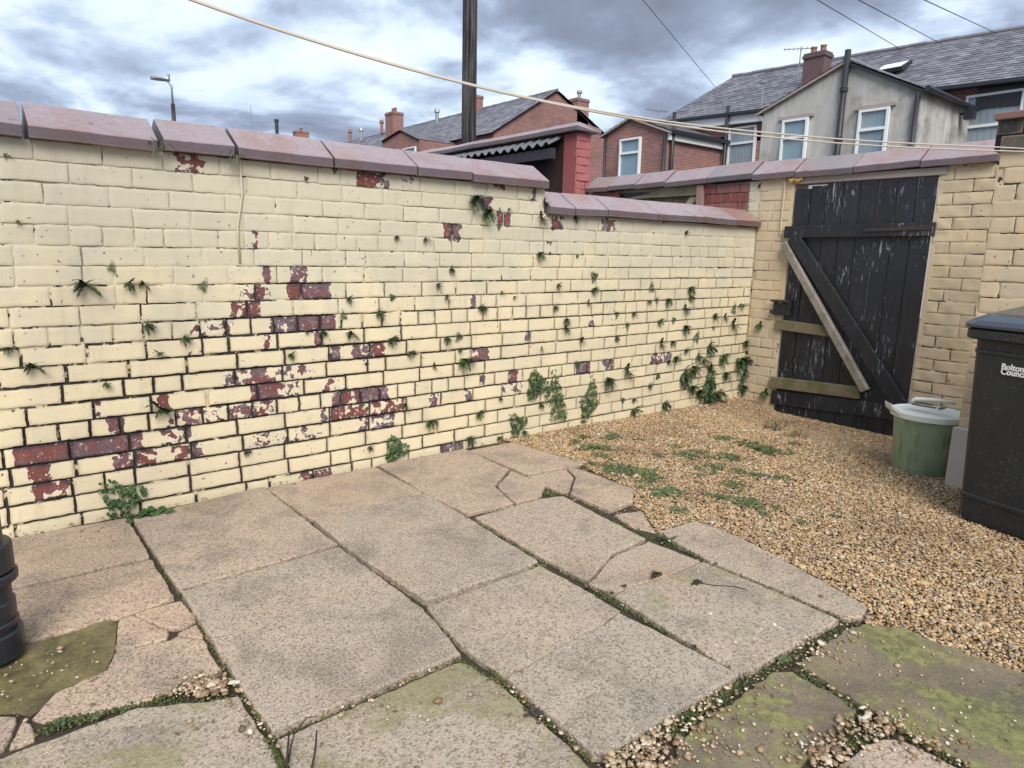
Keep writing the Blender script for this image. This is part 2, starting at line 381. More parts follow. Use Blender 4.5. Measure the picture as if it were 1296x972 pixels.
M_CURT = plain('curtain', (.48, .48, .50), .9, .1)

def f_mud(t, b):
    p = t.pos(); n = t.step(t.noise(p, 9, 6, .68, .4), .3, .7); n2 = t.step(t.noise(p, 90, 4, .75), .35, .7)
    c = t.mix(n, (.055, .046, .018), (.22, .18, .075)); c = t.mix(t.math('MULTIPLY', n2, .4), c, (.025, .02, .01))
    b.inputs['Coat Weight'].default_value = .45; b.inputs['Coat Roughness'].default_value = .16; b.inputs['Coat IOR'].default_value = 1.33
    return {'Base Color': c, 'Roughness': .7, 'Normal': t.bump(n2, .5, .003)}
M_MUD = material('puddle_water_over_mud', f_mud)

def leafmat(name, c0, c1, c2):
    def f(t, b):
        r = t.island(); o = t.objrnd()
        c = t.ramp(t.math('ADD', t.math('MULTIPLY', r, .7), t.math('MULTIPLY', o, .3)), [(0, c0), (.55, c1), (1, c2)])
        b.inputs['Subsurface Weight'].default_value = 0
        return {'Base Color': c, 'Roughness': .5, 'Specular IOR Level': .35}
    return material(name, f)
M_FERN = leafmat('fern_leaf', (.014, .028, .012), (.038, .068, .022), (.11, .145, .045))
M_CREEP = leafmat('creeper_leaf', (.018, .04, .016), (.04, .085, .025), (.085, .14, .045))
M_WEED = leafmat('weed_leaf', (.04, .055, .024), (.085, .115, .045), (.17, .19, .085))
M_MOSS = leafmat('moss', (.02, .028, .008), (.05, .065, .015), (.11, .12, .03))
M_RWEED = leafmat('red_weed', (.05, .02, .022), (.045, .05, .03), (.12, .05, .05))
M_DRY = leafmat('dry_grass', (.08, .07, .03), (.12, .12, .05), (.06, .10, .03))

def f_slate(t, b):
    r = t.island(); p = t.pos(); n = t.noise(p, 1.2, 4, .6); n2 = t.noise(p, 14, 4)
    c = t.ramp(r, [(0, (.10, .098, .12)), (.5, (.155, .152, .18)), (.85, (.20, .195, .225)), (1, (.25, .245, .275))])
    c = t.mix(t.math('MULTIPLY', t.step(n, .5, .7), .35), c, (.10, .075, .085))
    c = t.mix(t.math('MULTIPLY', t.step(n2, .55, .75), .35), c, (.20, .20, .19))
    return {'Base Color': c, 'Roughness': .5}
M_SLATE = material('roof_slate', f_slate)
def f_hbrick(t, b):
    x, y, z = t.sep(t.pos()); u = t.math('ADD', x, y)
    n = t.add('ShaderNodeTexBrick'); t.put(n.inputs['Vector'], t.comb(u, z, 0)); n.offset = .5
    for k, v in dict(Scale=1.0).items(): n.inputs[k].default_value = v
    n.inputs['Brick Width'].default_value = .235; n.inputs['Row Height'].default_value = .08; n.inputs['Mortar Size'].default_value = .011; n.inputs['Bias'].default_value = -.1
    t.put(n.inputs['Color1'], (.32, .12, .095)); t.put(n.inputs['Color2'], (.155, .075, .078)); t.put(n.inputs['Mortar'], (.27, .22, .21))
    c = t.mix(t.math('MULTIPLY', t.step(t.noise(t.pos(), .9, 5, .6), .48, .72), .5), n.outputs[0], (.10, .055, .055))
    c = t.mix(t.math('MULTIPLY', t.noise(t.pos(), 5, 5, .7), .35), c, (.20, .10, .08))
    return {'Base Color': c, 'Roughness': .85, 'Normal': t.bump(t.math('SUBTRACT', 1, n.outputs['Fac']), .5, .01)}
M_HBRICK = material('house_brick', f_hbrick)
def f_render(t, b):
    p = t.pos(); s = t.noise(t.scale(p, (3, 3, .45)), 2.0, 6, .62); n = t.noise(p, .8, 5, .6); f1 = t.noise(p, 45, 3, .6)
    c = t.mix(t.step(s, .35, .7), (.46, .45, .43), (.36, .35, .335))
    c = t.mix(t.math('MULTIPLY', t.step(t.math('ADD', n, t.math('MULTIPLY', f1, .3)), .64, .78), .7), c, (.12, .12, .10))
    c = t.mix(t.math('MULTIPLY', t.step(t.noise(p, 1.1, 3), .62, .75), .5), c, (.20, .21, .11))
    return {'Base Color': c, 'Roughness': .9, 'Normal': t.bump(f1, .4, .01)}
M_RENDER = material('grey_render', f_render)
def f_glass(t, b):
    b.inputs['Alpha'].default_value = .30
    return {'Base Color': (.26, .38, .46), 'Roughness': .04, 'Specular IOR Level': 1.0}
M_GLASS = material('window_glass', f_glass)
def f_ground(t, b):
    p = t.pos(); n = t.noise(p, 2, 6, .6)
    return {'Base Color': t.mix(n, (.06, .055, .05), (.12, .11, .10)), 'Roughness': .9}
M_GROUND = material('lane_ground', f_ground)

# ------------------------------------------------------------------ the ground
XB = 5.395                          # face of the wall with the gate
o = MB().add([(-400, -400, -.30), (400, -400, -.30), (400, 400, -.30), (-400, 400, -.30)], [(0, 1, 2, 3)]).build('ground', M_GROUND); tag(o, None, None, kind='structure')
def gridsheet(x0, x1, y0, y1, st, zf, name, mat):
    xs = np.arange(x0, x1+st*.5, st); ys = np.arange(y0, y1+st*.5, st); nx_, ny_ = len(xs), len(ys)
    v = [(x, y, zf(x, y)) for y in ys for x in xs]
    f = [(j*nx_+i, j*nx_+i+1, (j+1)*nx_+i+1, (j+1)*nx_+i) for j in range(ny_-1) for i in range(nx_-1)]
    return MB().add(v, f).build(name, mat, fix=False, smooth=True)
def polyZ(pts, z=0): return [onZ(x, y, z).xy for x, y in pts]
GPX = [(640, 556), (652, 560), (737, 588), (803, 619), (802, 638), (813, 644), (831, 671), (881, 657), (934, 677), (978, 699), (1040, 733), (1100, 768), (1097, 787), (1142, 792), (1190, 814), (1296, 851), (1420, 904), (1500, 960)]
GP = [tuple(q) for q in polyZ(GPX)]+[(3.6, -4.4), (5.6, -4.4), (5.6, -1.9), (5.42, -1.9), (5.42, .02), (2.6, .02)]
GP = np.array(GP)
def inpoly(x, y, P):
    c = np.zeros(len(x), bool); n = len(P); j = n-1
    for i in range(n):
        k = ((P[i, 1] > y) != (P[j, 1] > y)) & (x < (P[j, 0]-P[i, 0])*(y-P[i, 1])/(P[j, 1]-P[i, 1]+1e-12)+P[i, 0]); c ^= k; j = i
    return c
patio = gridsheet(-1.6, 3.7, -4.6, .02, .05, lambda x, y: -.0175+.004*nz3(x*13, y*13)-(.04 if inpoly(np.array([x]), np.array([y]), GP)[0] else 0), 'patio', M_SOIL); tag(patio, None, None, kind='structure')

# --- paving: outlines read from the photograph, laid on the ground plane
def make_slab(pts, name='paving_slab', mat=M_SLAB, moss=0., tint=.2, dz=0., tilt=(0, 0), th=.05, world=False, jit=.0028, inset=.0):
    P = [Vector(q) for q in pts] if world else polyZ(pts)
    n = len(P)
    A = sum(P[i].x*P[(i+1) % n].y-P[(i+1) % n].x*P[i].y for i in range(n))
    if A < 0: P = P[::-1]
    c = sum(P, Vector((0, 0)))/n
    if inset: P = [c+(q-c)*(1-inset/max(.05, (q-c).length)) for q in P]
    ring = []
    for i in range(n):
        a, b = P[i], P[(i+1) % n]; L = (b-a).length; k = max(1, int(L/.022))
        for j in range(k):
            q = a.lerp(b, j/k); d = (b-a).normalized(); nn = Vector((d.y, -d.x))
            w = jit*(fbm(q.x*14, q.y*14, 3.1)*1.6) + (jit*.9*random.uniform(-1, 1))
            if j == 0 and n < 7:
                q = q+(c-q).normalized()*random.uniform(.002, .009)
            ring.append(q+nn*(w+.0008))
    m = len(ring); mb = MB()
    zt = lambda q: dz+tilt[0]*(q.x-c.x)+tilt[1]*(q.y-c.y)
    def inn(r_, amt):
        out = []
        for i in range(m):
            d = (r_[(i+1) % m]-r_[i-1]).normalized(); out.append(r_[i]+Vector((-d.y, d.x))*amt)
        return out
    r1 = inn(ring, .002); r2 = inn(ring, .006)
    v = [(q.x, q.y, zt(q)-th) for q in ring]+[(q.x, q.y, zt(q)-.006+random.uniform(-.002, .001)) for q in ring]+[(q.x, q.y, zt(q)-.0018) for q in r1]+[(q.x, q.y, zt(q)) for q in r2]
    f = []
    for k in range(3):
        f += [(k*m+i, k*m+(i+1) % m, (k+1)*m+(i+1) % m, (k+1)*m+i) for i in range(m)]
    f.append(tuple(range(3*m, 4*m)))
    mb.add(v, f)
    return mb.build(name, mat, patio, attrs={'moss': moss, 'tint': tint}, fix=False)

SL = [
 # outline, moss, tint, dz, tilt
 ([(-70, 690), (20, 679), (160, 655), (191, 704), (18, 743), (-90, 768)], 0, .55, .000, (0, 0)),
 ([(-95, 775), (18, 746), (192, 707), (221, 755), (168, 773), (148, 779), (134, 780), (98, 792), (33, 810), (-60, 838)], 0, .7, -.004, (0, .008)),
 ([(230, 758), (250, 783), (222, 795), (203, 791), (169, 775)], 0, .95, -.003, (0, 0)),
 ([(149, 782), (167, 776), (202, 793), (217, 798), (213, 806), (146, 821)], 0, .9, -.004, (0, 0)),
 ([(224, 798), (250, 786), (259, 805), (233, 802)], 0, .8, -.008, (0, 0)),
 ([(146, 823), (213, 808), (226, 802), (259, 808), (281, 850), (174, 887), (56, 911), (41, 905), (70, 874), (135, 845)], .05, .6, -.006, (0, 0)),
 ([(-60, 905), (24, 903), (6, 945), (-80, 975)], 0, .5, -.006, (0, 0)),
 ([(29, 906), (40, 910), (46, 918), (43, 934), (9, 944)], 0, .6, -.008, (0, 0)),
 ([(-90, 985), (5, 955), (42, 941), (174, 894), (255, 886), (302, 880), (338, 936), (362, 985), (420, 1090), (-160, 1150)], .5, .2, -.004, (0, 0)),
 ([(167, 656), (333, 617), (427, 690), (226, 747)], 0, .35, .006, (.004, 0)),
 ([(337, 617), (474, 590), (535, 623), (393, 657)], 0, .5, .000, (0, 0)),
 ([(479, 588), (588, 568), (644, 594), (626, 615), (650, 637), (591, 650), (538, 624)], 0, .45, .002, (0, 0)),
 ([(647, 595), (664, 602), (690, 613), (684, 628), (653, 636), (629, 615)], 0, .5, -.001, (0, 0)),
 ([(594, 570), (648, 560), (737, 586), (733, 589), (668, 600)], 0, .5, .002, (0, 0)),
 ([(667, 603), (716, 593.5), (726, 604), (719, 624), (710, 622)], 0, .5, .001, (0, 0)),
 ([(719, 593), (726, 591.5), (762, 604), (802, 620), (801, 635), (771, 646), (722, 625), (729, 604)], 0, .6, .003, (0, 0)),
 ([(776, 648), (812, 643), (830, 671), (800, 664)], 0, .5, -.012, (0, 0)),
 ([(601, 655), (684, 632), (712, 628), (816, 682), (775, 700), (761, 717), (743, 736), (684, 705)], .0, .3, .004, (0, 0)),
 ([(746, 738), (763, 719), (778, 703), (822, 685), (886, 710), (851, 726), (792, 744), (775, 752)], .05, .3, .001, (0, 0)),
 ([(778, 755), (793, 746), (852, 728), (890, 711.5), (978, 748), (1062, 785), (938, 855)], .3, .1, .004, (0, 0)),
 ([(834, 673), (881, 659), (934, 679), (978, 701), (1040, 735), (1098, 768), (1094, 780), (1069, 782), (978, 742.5), (926, 722), (891, 706)], .15, .3, .002, (0, 0)),
 ([(397, 659), (538, 626), (590, 656), (682, 713), (540, 763), (435, 693)], .05, .12, .010, (0, 0)),
 ([(230, 752), (429, 695), (532, 770), (557, 797), (583, 829), (345, 929), (300, 862), (261, 800)], .12, .15, .010, (0, .004)),
 ([(540, 769), (684, 717), (735, 744), (784, 774), (762, 792), (721, 811.5), (691, 830.5), (639, 857), (594, 825), (562, 795)], .3, .1, .004, (0, 0)),
 ([(643, 861), (692, 833.5), (722, 814.5), (764, 795), (784, 779), (838, 806), (934, 857), (768, 956), (749, 956)], .12, .05, .012, (0, 0)),
 ([(351, 934), (583, 834), (636, 866), (742, 962), (800, 1040), (430, 1110)], .62, .15, -.004, (0, 0)),
]
for pts, mo, ti, dz, tl in SL: make_slab(pts, moss=mo, tint=ti, dz=dz, tilt=tl, jit=.0026)
FL = [
 ([(978, 849), (1004, 848), (1048, 872), (1084, 897), (1074, 914), (1051, 938), (1001, 975), (960, 1010), (852, 1010), (843, 968), (871, 923), (906, 900), (936, 880)], .9, -.004),
 ([(1010, 838), (1068, 798), (1095, 788), (1142, 793), (1190, 815), (1296, 852), (1420, 905), (1420, 1030), (1260, 995), (1225, 967), (1194, 947), (1121, 910), (1090, 890)], .8, .0),
]
for pts, mo, dz in FL: make_slab(pts, 'flagstone', M_FLAG, moss=mo, dz=dz, jit=.006)
make_slab([(1115, 933), (1142, 935), (1228, 978), (1260, 1040), (1000, 1040), (1062, 965)], moss=.3, tint=.3, dz=-.002, jit=.004)
# beyond the frame: the paving goes on towards the house
for (x0, x1, y0, y1) in [(-.79, -.175, -.86, -.05), (-.79, -.22, -1.52, -.9), (-1.42, -.83, -.86, -.06), (-1.42, -.83, -1.52, -.9), (-1.3, -.5, -2.4, -1.56), (-.45, .18, -2.95, -2.05), (.22, .8, -3.2, -2.62), (.85, 1.5, -3.5, -2.75), (-1.3, -.5, -3.4, -2.45), (-.45, .18, -4.0, -3.0), (.22, .8, -4.2, -3.25), (.85, 1.5, -4.3, -3.55), (1.55, 2.2, -4.3, -3.4)]:
    make_slab([(x0, y0), (x1, y0), (x1, y1), (x0, y1)], world=True, moss=.3, tint=.2, dz=-.004)

# puddle: water over mud in the broken corner
pp = polyZ([(-40, 838), (33, 812), (98, 794), (134, 781), (148, 784), (144, 823), (134, 844), (69, 873), (54, 890), (38, 903), (22, 899), (-30, 900)])
mb = MB(); mb.add([(q.x, q.y, -.0115) for q in [x for x in pp]], [tuple(range(len(pp)))])
o = mb.build('puddle', M_MUD, fix=False)
if o.data.polygons[0].normal.z < 0: o.data.flip_normals()
tag(o, None, None, kind='structure')

# --- gravel
o = gridsheet(2.2, 5.65, -4.5, .02, .05, lambda x, y: gz(x, y)-.020+.005*nz3(x*4, y*4), 'gravel_bed', M_GBASE); tag(o, None, None, kind='structure')
PHI = (1+5**.5)/2
ICO = np.array([(-1, PHI, 0), (1, PHI, 0), (-1, -PHI, 0), (1, -PHI, 0), (0, -1, PHI), (0, 1, PHI), (0, -1, -PHI), (0, 1, -PHI), (PHI, 0, -1), (PHI, 0, 1), (-PHI, 0, -1), (-PHI, 0, 1)])/math.sqrt(1+PHI*PHI)
ICF = np.array([(0, 11, 5), (0, 5, 1), (0, 1, 7), (0, 7, 10), (0, 10, 11), (1, 5, 9), (5, 11, 4), (11, 10, 2), (10, 7, 6), (7, 1, 8), (3, 9, 4), (3, 4, 2), (3, 2, 6), (3, 6, 8), (3, 8, 9), (4, 9, 5), (2, 4, 11), (6, 2, 10), (8, 6, 7), (9, 8, 1)])
def stones(name, X, Y, Z, R, mat, parent=None, flat=.50):
    n = len(X)
    V = ICO[None]*(1+RNG.normal(0, .16, (n, 12, 1)))
    V = V*(np.stack([1+RNG.uniform(-.25, .45, n), 1+RNG.uniform(-.3, .15, n), flat+RNG.uniform(-.18, .2, n)], 1)*R[:, None])[:, None, :]
    a = RNG.uniform(0, 2*np.pi, n); ti = RNG.normal(0, .3, n); ca, sa, ct, st = np.cos(a), np.sin(a), np.cos(ti), np.sin(ti)
    x, y, z = V[..., 0], V[..., 1], V[..., 2]
    x, z = x*ct[:, None]+z*st[:, None], -x*st[:, None]+z*ct[:, None]
    V = np.stack([x*ca[:, None]-y*sa[:, None]+X[:, None], x*sa[:, None]+y*ca[:, None]+Y[:, None], z+Z[:, None]], -1).reshape(-1, 3)
    Fc = (ICF[None]+(np.arange(n)*12)[:, None, None]).reshape(-1, 3)
    me = bpy.data.meshes.new(name); me.vertices.add(len(V)); me.vertices.foreach_set('co', V.astype(np.float32).ravel())
    me.loops.add(Fc.size); me.loops.foreach_set('vertex_index', Fc.astype(np.int32).ravel())
    me.polygons.add(len(Fc)); me.polygons.foreach_set('loop_start', np.arange(0, Fc.size, 3, dtype=np.int32))
    me.polygons.foreach_set('use_smooth', np.ones(len(Fc), bool)); me.update(); me.validate(); me.materials.append(mat)
    o = bpy.data.objects.new(name, me); COL.objects.link(o); return o
GZ = np.vectorize(gz)
N = 240000
X = RNG.uniform(1.9, 5.42, N); Y = RNG.uniform(-4.2, .0, N)
keep = inpoly(X, Y, GP)
px_ = np.array([pix((x, y, 0)) for x, y in zip(X, Y)])
keep &= (px_[:, 0] < 1640) & (px_[:, 1] < 1080)
keep &= ~((X > 4.27) & (Y < -2.15))
X, Y = X[keep], Y[keep]
R = np.clip(RNG.lognormal(math.log(.0048), .40, len(X)), .004, .019)
st_ = stones('gravel', X, Y, GZ(X, Y)-.009+RNG.uniform(-.004, .007, len(X)), R, M_STONE)
tag(st_, 'golden brown pea gravel spread between paving and gate', 'gravel', kind='stuff')

# loose stones on and between the slabs
LX, LY, LR = [], [], []
def sprinkle(x, y, sx, sy, n, r0=.0045):
    for _ in range(int(n*.32)):
        q = onZ(random.gauss(x, sx), random.gauss(y, sy)); LX.append(q.x); LY.append(q.y); LR.append(r0*.85*random.lognormvariate(0, .4))
for a in [(90, 845, 30, 22, 130), (120, 675, 22, 6, 90), (265, 868, 22, 9, 260, .006), (330, 925, 14, 14, 60), (430, 900, 22, 10, 70), (470, 885, 40, 20, 60), (600, 880, 60, 30, 80), (250, 920, 60, 40, 70), (950, 760, 90, 50, 60), (900, 700, 60, 20, 50),
          (880, 915, 22, 22, 200, .0055), (830, 948, 20, 20, 330, .0065), (800, 968, 20, 12, 260, .0065), (960, 865, 26, 10, 120), (1030, 815, 40, 14, 240, .006), (1075, 790, 14, 6, 90), (1108, 915, 20, 10, 260, .0065), (1040, 950, 22, 14, 300, .0065), (1170, 945, 26, 12, 160, .006), (930, 940, 26, 12, 60), (1200, 860, 60, 40, 130), (1130, 840, 60, 26, 70), (1240, 930, 40, 20, 90), (980, 960, 40, 20, 50),
          (790, 655, 22, 8, 90), (700, 625, 10, 4, 40), (560, 790, 12, 12, 24), (640, 880, 10, 14, 40), (700, 760, 120, 50, 50), (400, 780, 120, 60, 40), (1085, 930, 30, 30, 80), (15, 860, 12, 30, 60), (640, 970, 80, 12, 70)]:
    sprinkle(*a)
for a in [(262, 868, 22, 7, 500, .0052), (240, 876, 16, 4, 160, .005), (318, 900, 8, 14, 130, .004), (900, 888, 30, 16, 300, .0045), (850, 925, 22, 18, 380, .005), (810, 955, 26, 12, 380, .005), (1105, 918, 22, 9, 300, .005), (1052, 948, 16, 12, 300, .005), (1010, 822, 50, 12, 300, .0045)]: sprinkle(*a)
for (a, b, n) in [((20, 678), (330, 618), 260), ((330, 618), (640, 556), 260)]+ [((348, 933), (582, 832), 130), ((642, 866), (745, 958), 120), ((936, 862), (770, 960), 150), ((283, 850), (342, 930), 70), ((743, 740), (935, 858), 90), ((532, 770), (640, 862), 60), ((1006, 843), (1092, 895), 60), ((1090, 893), (1226, 970), 160), ((830, 680), (1065, 785), 60), ((710, 626), (830, 682), 70)]:
    for _ in range(int(n*.22)):
        k = random.random(); q = onZ(a[0]+(b[0]-a[0])*k+random.gauss(0, 3), a[1]+(b[1]-a[1])*k+random.gauss(0, 2)); LX.append(q.x); LY.append(q.y); LR.append(.0042*random.lognormvariate(0, .4))
LX, LY, LR = np.array(LX), np.array(LY), np.array(LR)
lp = stones('loose_pebbles', LX, LY, np.full(len(LX), .001)+LR*.35, LR, M_PEB)
tag(lp, 'loose pale pebbles scattered over slabs, joints and puddle', 'pebbles', kind='stuff')

# ------------------------------------------------------------------ walls of single bricks
CH = .083; BL = .236
def project_area(P):
    q = [pix(p) for p in P]
    cx = sum(a for a, _ in q)/len(q); cy = sum(b for _, b in q)/len(q)
    if not (-25 < cx < 1320 and -25 < cy < 1000): return 0
    return abs(sum(q[i][0]*q[(i+1) % len(q)][1]-q[(i+1) % len(q)][0]*q[i][1] for i in range(len(q))))/2
def brick_mesh(mb, T, u0, u1, z0, z1, face, bare, tint, dk, seed, back=.05):
    """one brick: lumpy front with rubbed edges, sides going back into the joint"""
    nu = max(3, int((u1-u0)/.019)+1); nz_ = 5
    us = np.linspace(u0, u1, nu+1); zs = np.linspace(z0, z1, nz_+1); o = len(mb.v)
    us = [us[0], us[0]+.004]+list(us[1:-1])+[us[-1]-.004, us[-1]]; zs = [zs[0], zs[0]+.004]+list(zs[1:-1])+[zs[-1]-.004, zs[-1]]
    NU, NZ = len(us), len(zs); at = mb.a
    for k_ in ('bare', 'tint', 'dark', 'mortar', 'edge'): at.setdefault(k_, [])
    tl = random.uniform(-.0015, .0015); tv = random.uniform(-.0012, .0012); d0 = random.uniform(-.0005, .0022)
    for j, z in enumerate(zs):
        for i, u in enumerate(us):
            e = (i in (0, NU-1))+(j in (0, NZ-1))
            d = face(u, z)+d0+tl*((u-u0)/(u1-u0)-.5)*2+tv*((z-z0)/(z1-z0)-.5)*2+.0011*nz3(u*16, z*16, seed*.01)+.0008*nz3(u*45, z*45, seed*.01)
            jx = jz = 0
            if e:
                d -= .0009*e+.002*max(0, nz3(u*40, z*40, 5))
                if i == 0 or i == NU-1: jx = .0032*nz3(u*20, z*38, 8)+.0018*nz3(u*70, z*95, 3)
                if j == 0 or j == NZ-1: jz = .0032*nz3(u*30, z*20, 9)+.0020*nz3(u*95, z*70, 2)
            mb.v.append(tuple(T(u+jx, z+jz, d)))
            at['bare'].append(bare(u, z)); at['tint'].append(tint); at['dark'].append(dk(u, z)); at['mortar'].append(0.)
            at['edge'].append(1. if e else .7 if (i in (1, NU-2) or j in (1, NZ-2)) else 0.)
    for j in range(NZ-1):
        for i in range(NU-1):
            mb.f.append((o+j*NU+i, o+j*NU+i+1, o+(j+1)*NU+i+1, o+(j+1)*NU+i))
    loop = [j*NU+i for (i, j) in [(i, 0) for i in range(NU)]+[(NU-1, j) for j in range(1, NZ)]+[(i, NZ-1) for i in range(NU-2, -1, -1)]+[(0, j) for j in range(NZ-2, 0, -1)]]
    b0 = len(mb.v); n = len(loop)
    for q in loop: mb.v.append(mb.v[o+q])
    for q in loop: mb.v.append(tuple(T(us[q % NU], zs[q//NU], -back)))
    for _ in range(2):
        for q in loop:
            at['bare'].append(bare(us[q % NU], zs[q//NU])*.9); at['tint'].append(tint); at['dark'].append(dk(us[q % NU], zs[q//NU])); at['mortar'].append(0.); at['edge'].append(1.)
    for k in range(n):
        mb.f.append((b0+(k+1) % n, b0+k, b0+n+k, b0+n+(k+1) % n))

def build_wall(root, T, rows, mat, face, bare, dk, umin, umax, ztop, z00, limit=300, pattern=None, depth_joint=(.0042, .014), skip=None, mortar_range=None, jw=.0075, tints=None):
    bricks = []; seed = random.randint(0, 999)
    for r, (z0, z1, a, b) in enumerate(rows):
        hdr = pattern(r) if pattern else False
        off = ((r % 2)*.5*BL+random.uniform(-.03, .03)) if not hdr else random.uniform(0, .05)
        u = a-off
        while u < b-.02:
            L = BL/2 if hdr or random.random() < .10 else BL
            L *= random.uniform(.97, 1.03)
            u0, u1 = max(a, u), min(b, u+L)
            if b-u1 < .05: u1 = b
            u = u+L if u1 < b else b
            if u1-u0 < .03: continue
            if skip and skip((u0+u1)/2, (z0+z1)/2): continue
            sag = .004*nz3(u0*1.3, r*7.7)
            w = (jw((u0+u1)/2, z0) if callable(jw) else jw)*random.uniform(.75, 1.25)
            bricks.append((u0+w/2, u1-w/2, z0+w*.45+sag, z1-w*.45+sag))
    bricks = sorted(bricks, key=lambda q: -project_area([T(q[0], q[2], 0), T(q[1], q[2], 0), T(q[1], q[3], 0), T(q[0], q[3], 0)]))
    rest = MB()
    for i, q in enumerate(bricks):
        mb = MB() if i < limit else rest
        brick_mesh(mb, T, *q, face, bare, tints(q[0]) if tints else random.random(), dk, seed+i)
        if i < limit: mb.build('brick', mat, root, attrs=mb.a, fix=False, smooth=True)
    if rest.v:
        o = rest.build('remaining_bricks', mat, root, attrs=rest.a, fix=False, smooth=True); o['kind'] = 'stuff'
    # mortar sheet just behind the brick faces; deep where it has washed out
    m0, m1 = mortar_range or (umin, umax)
    st = .018; us = np.arange(m0, m1+st*.5, st); zs = np.arange(z00, ztop+st*.5, st); us[-1] = m1; zs[-1] = ztop
    mb = MB(); A = {'bare': [], 'tint': [], 'dark': [], 'mortar': []}
    for z in zs:
        for u in us:
            k = dk(u, z)+.6*fbm(u*6, z*6, 2.2)
            d = face(u, z)-depth_joint[0]*(.35+.9*ss(-.25, .3, fbm(u*5, z*9, 7.7)))-(depth_joint[1]-depth_joint[0])*ss(.3, .7, k)
            mb.v.append(tuple(T(u, z, d))); A['bare'].append(bare(u, z)); A['tint'].append(.5); A['dark'].append(dk(u, z)); A['mortar'].append(1.)
    n = len(us)
    for j in range(len(zs)-1):
        for i in range(n-1):
            if skip and skip(us[i]+st/2, zs[j]+st/2): continue
            mb.f.append((j*n+i, j*n+i+1, (j+1)*n+i+1, (j+1)*n+i))
    return mb.build('mortar', mat, root, attrs=A, fix=False, smooth=True)

def coping(root, T, u0, u1, z0, w=.34, front=.05, ridge=.15, fas=.045, tint=.3, name='coping_stone', roll=0.0, drop=0.0, hip=0.0):
    back = front-w; mid = (front+back)/2
    prof = [(front, z0), (front, z0+fas), (mid+.018, z0+ridge-.010), (mid, z0+ridge), (mid-.018, z0+ridge-.010), (back, z0+fas), (back, z0)]
    n = 2 if hip else max(2, int((u1-u0)/.05)); V = []; k = len(prof); mb = MB()
    for i in range(n+1):
        u = u0+(u1-u0)*i/n
        for j, (d, z) in enumerate(prof):
            jz = .0022*nz3(u*11, d*30, z*9+u0); jd = .0022*nz3(u*13+4, d*30, z*9)
            V.append(T(u-(hip if i == n and j in (2, 3, 4) else 0)+(.003*nz3(d*20, z*20, u0) if i in (0, n) else 0), z+jz+roll*(d-mid)+drop*(i/n-.5), d+jd))
    F = [(i*k+j, i*k+(j+1) % k, (i+1)*k+(j+1) % k, (i+1)*k+j) for i in range(n) for j in range(k)]
    F += [tuple(range(k))[::-1], tuple(n*k+j for j in range(k))]
    mb.add(V, F)
    return mb.build(name, M_COP, root, attrs={'tint': tint}, bevel=.004)

# ---- the long flaking wall
def onW(x, y): q = onY(x, y, 0); return q.x, q.z
PEEL = [(17, 564, 101, 588, 1.0), (101, 550, 178, 581, 1.1), (135, 529, 157, 550, 1.0), (35, 587, 63, 613, 1.0), (37, 608, 91, 629, .75), (142, 567, 203, 594, .8), (203, 541, 245, 567, .7), (215, 560, 257, 581, .75),
 (119, 513, 133, 529, .7), (198, 499, 215, 511, .9), (210, 517, 273, 536, .7), (276, 511, 311, 532, .75), (238, 406, 297, 426, .6), (292, 382, 330, 403, .9), (301, 361, 330, 378, .7), (280, 466, 330, 490, .55),
 (333, 343, 343, 359, 1), (366, 344, 392, 357, .85), (317, 360, 343, 373, .8), (362, 360, 419, 379, 1.0), (300, 382, 330, 403, .8), (342, 405, 362, 422, .9), (362, 400, 425, 419, 1.1), (394, 421, 411, 435, .9), (333, 423, 346, 442, .8),
 (417, 438, 431, 457, .9), (444, 436, 490, 451, .8), (306, 464, 340, 484, .9), (340, 461, 398, 481, .6), (317, 484, 355, 503, 1.0), (355, 481, 383, 498, .6), (402, 474, 444, 494, .6), (419, 493, 448, 510, .9), (448, 488, 493, 508, 1.0),
 (300, 507, 346, 528, .7), (415, 513, 467, 531, .75), (467, 503, 513, 516, .7), (405, 515, 415, 533, .9), (452, 524, 499, 544, .75), (314, 537, 400, 556, .55), (375, 590, 420, 605, .9), (556, 562, 588, 572, .9),
 (542, 497, 556, 513, .8), (588, 492, 597, 507, .9), (597, 439, 620, 447, .9), (608, 470, 615, 487, .8), (450, 217, 483, 229, .9), (480, 222, 494, 234, .8), (560, 278, 584, 289, .9), (565, 300, 583, 307, .9), (609, 248, 624, 284, .9),
 (508, 222, 524, 233, .6), (219, 190, 260, 213, .75), (319, 296, 327, 314, .8), (622, 233, 641, 240, .9), (673, 236, 679, 250, 1), (629, 271, 647, 281, 1), (697, 274, 714, 284, .9), (761, 277, 779, 290, .8),
 (729, 459, 747, 471, 1), (761, 454, 777, 467, .8), (823, 448, 849, 459, .8), (634, 483, 664, 500, .6), (644, 468, 656, 478, .9), (665, 420, 672, 435, .8), (745, 398, 752, 412, .8), (595, 375, 603, 388, .9), (380, 224, 396, 232, .7), (862, 482, 868, 494, .8), (455, 455, 470, 470, .55), (230, 440, 260, 460, .42), (690, 300, 700, 312, .6)]
PB = []
for x0, y0, x1, y1, w in PEEL:
    q = [onW(x, y) for x in (x0, x1) for y in (y0, y1)]
    u0, u1, c0, c1 = min(a for a, _ in q), max(a for a, _ in q), min(b for _, b in q), max(b for _, b in q)
    i = math.floor(((c0+c1)/2-.037)/.083); lo_, hi_ = .037+.083*i, .037+.083*(i+1)       # keep a patch on its own course
    if i >= 0 and c1-c0 > .042: c0, c1 = lo_-.006, hi_+.006
    PB.append((u0, u1, max(c0, lo_-.006), min(c1, hi_+.006), w*.84 if w < 1 else w*.92))
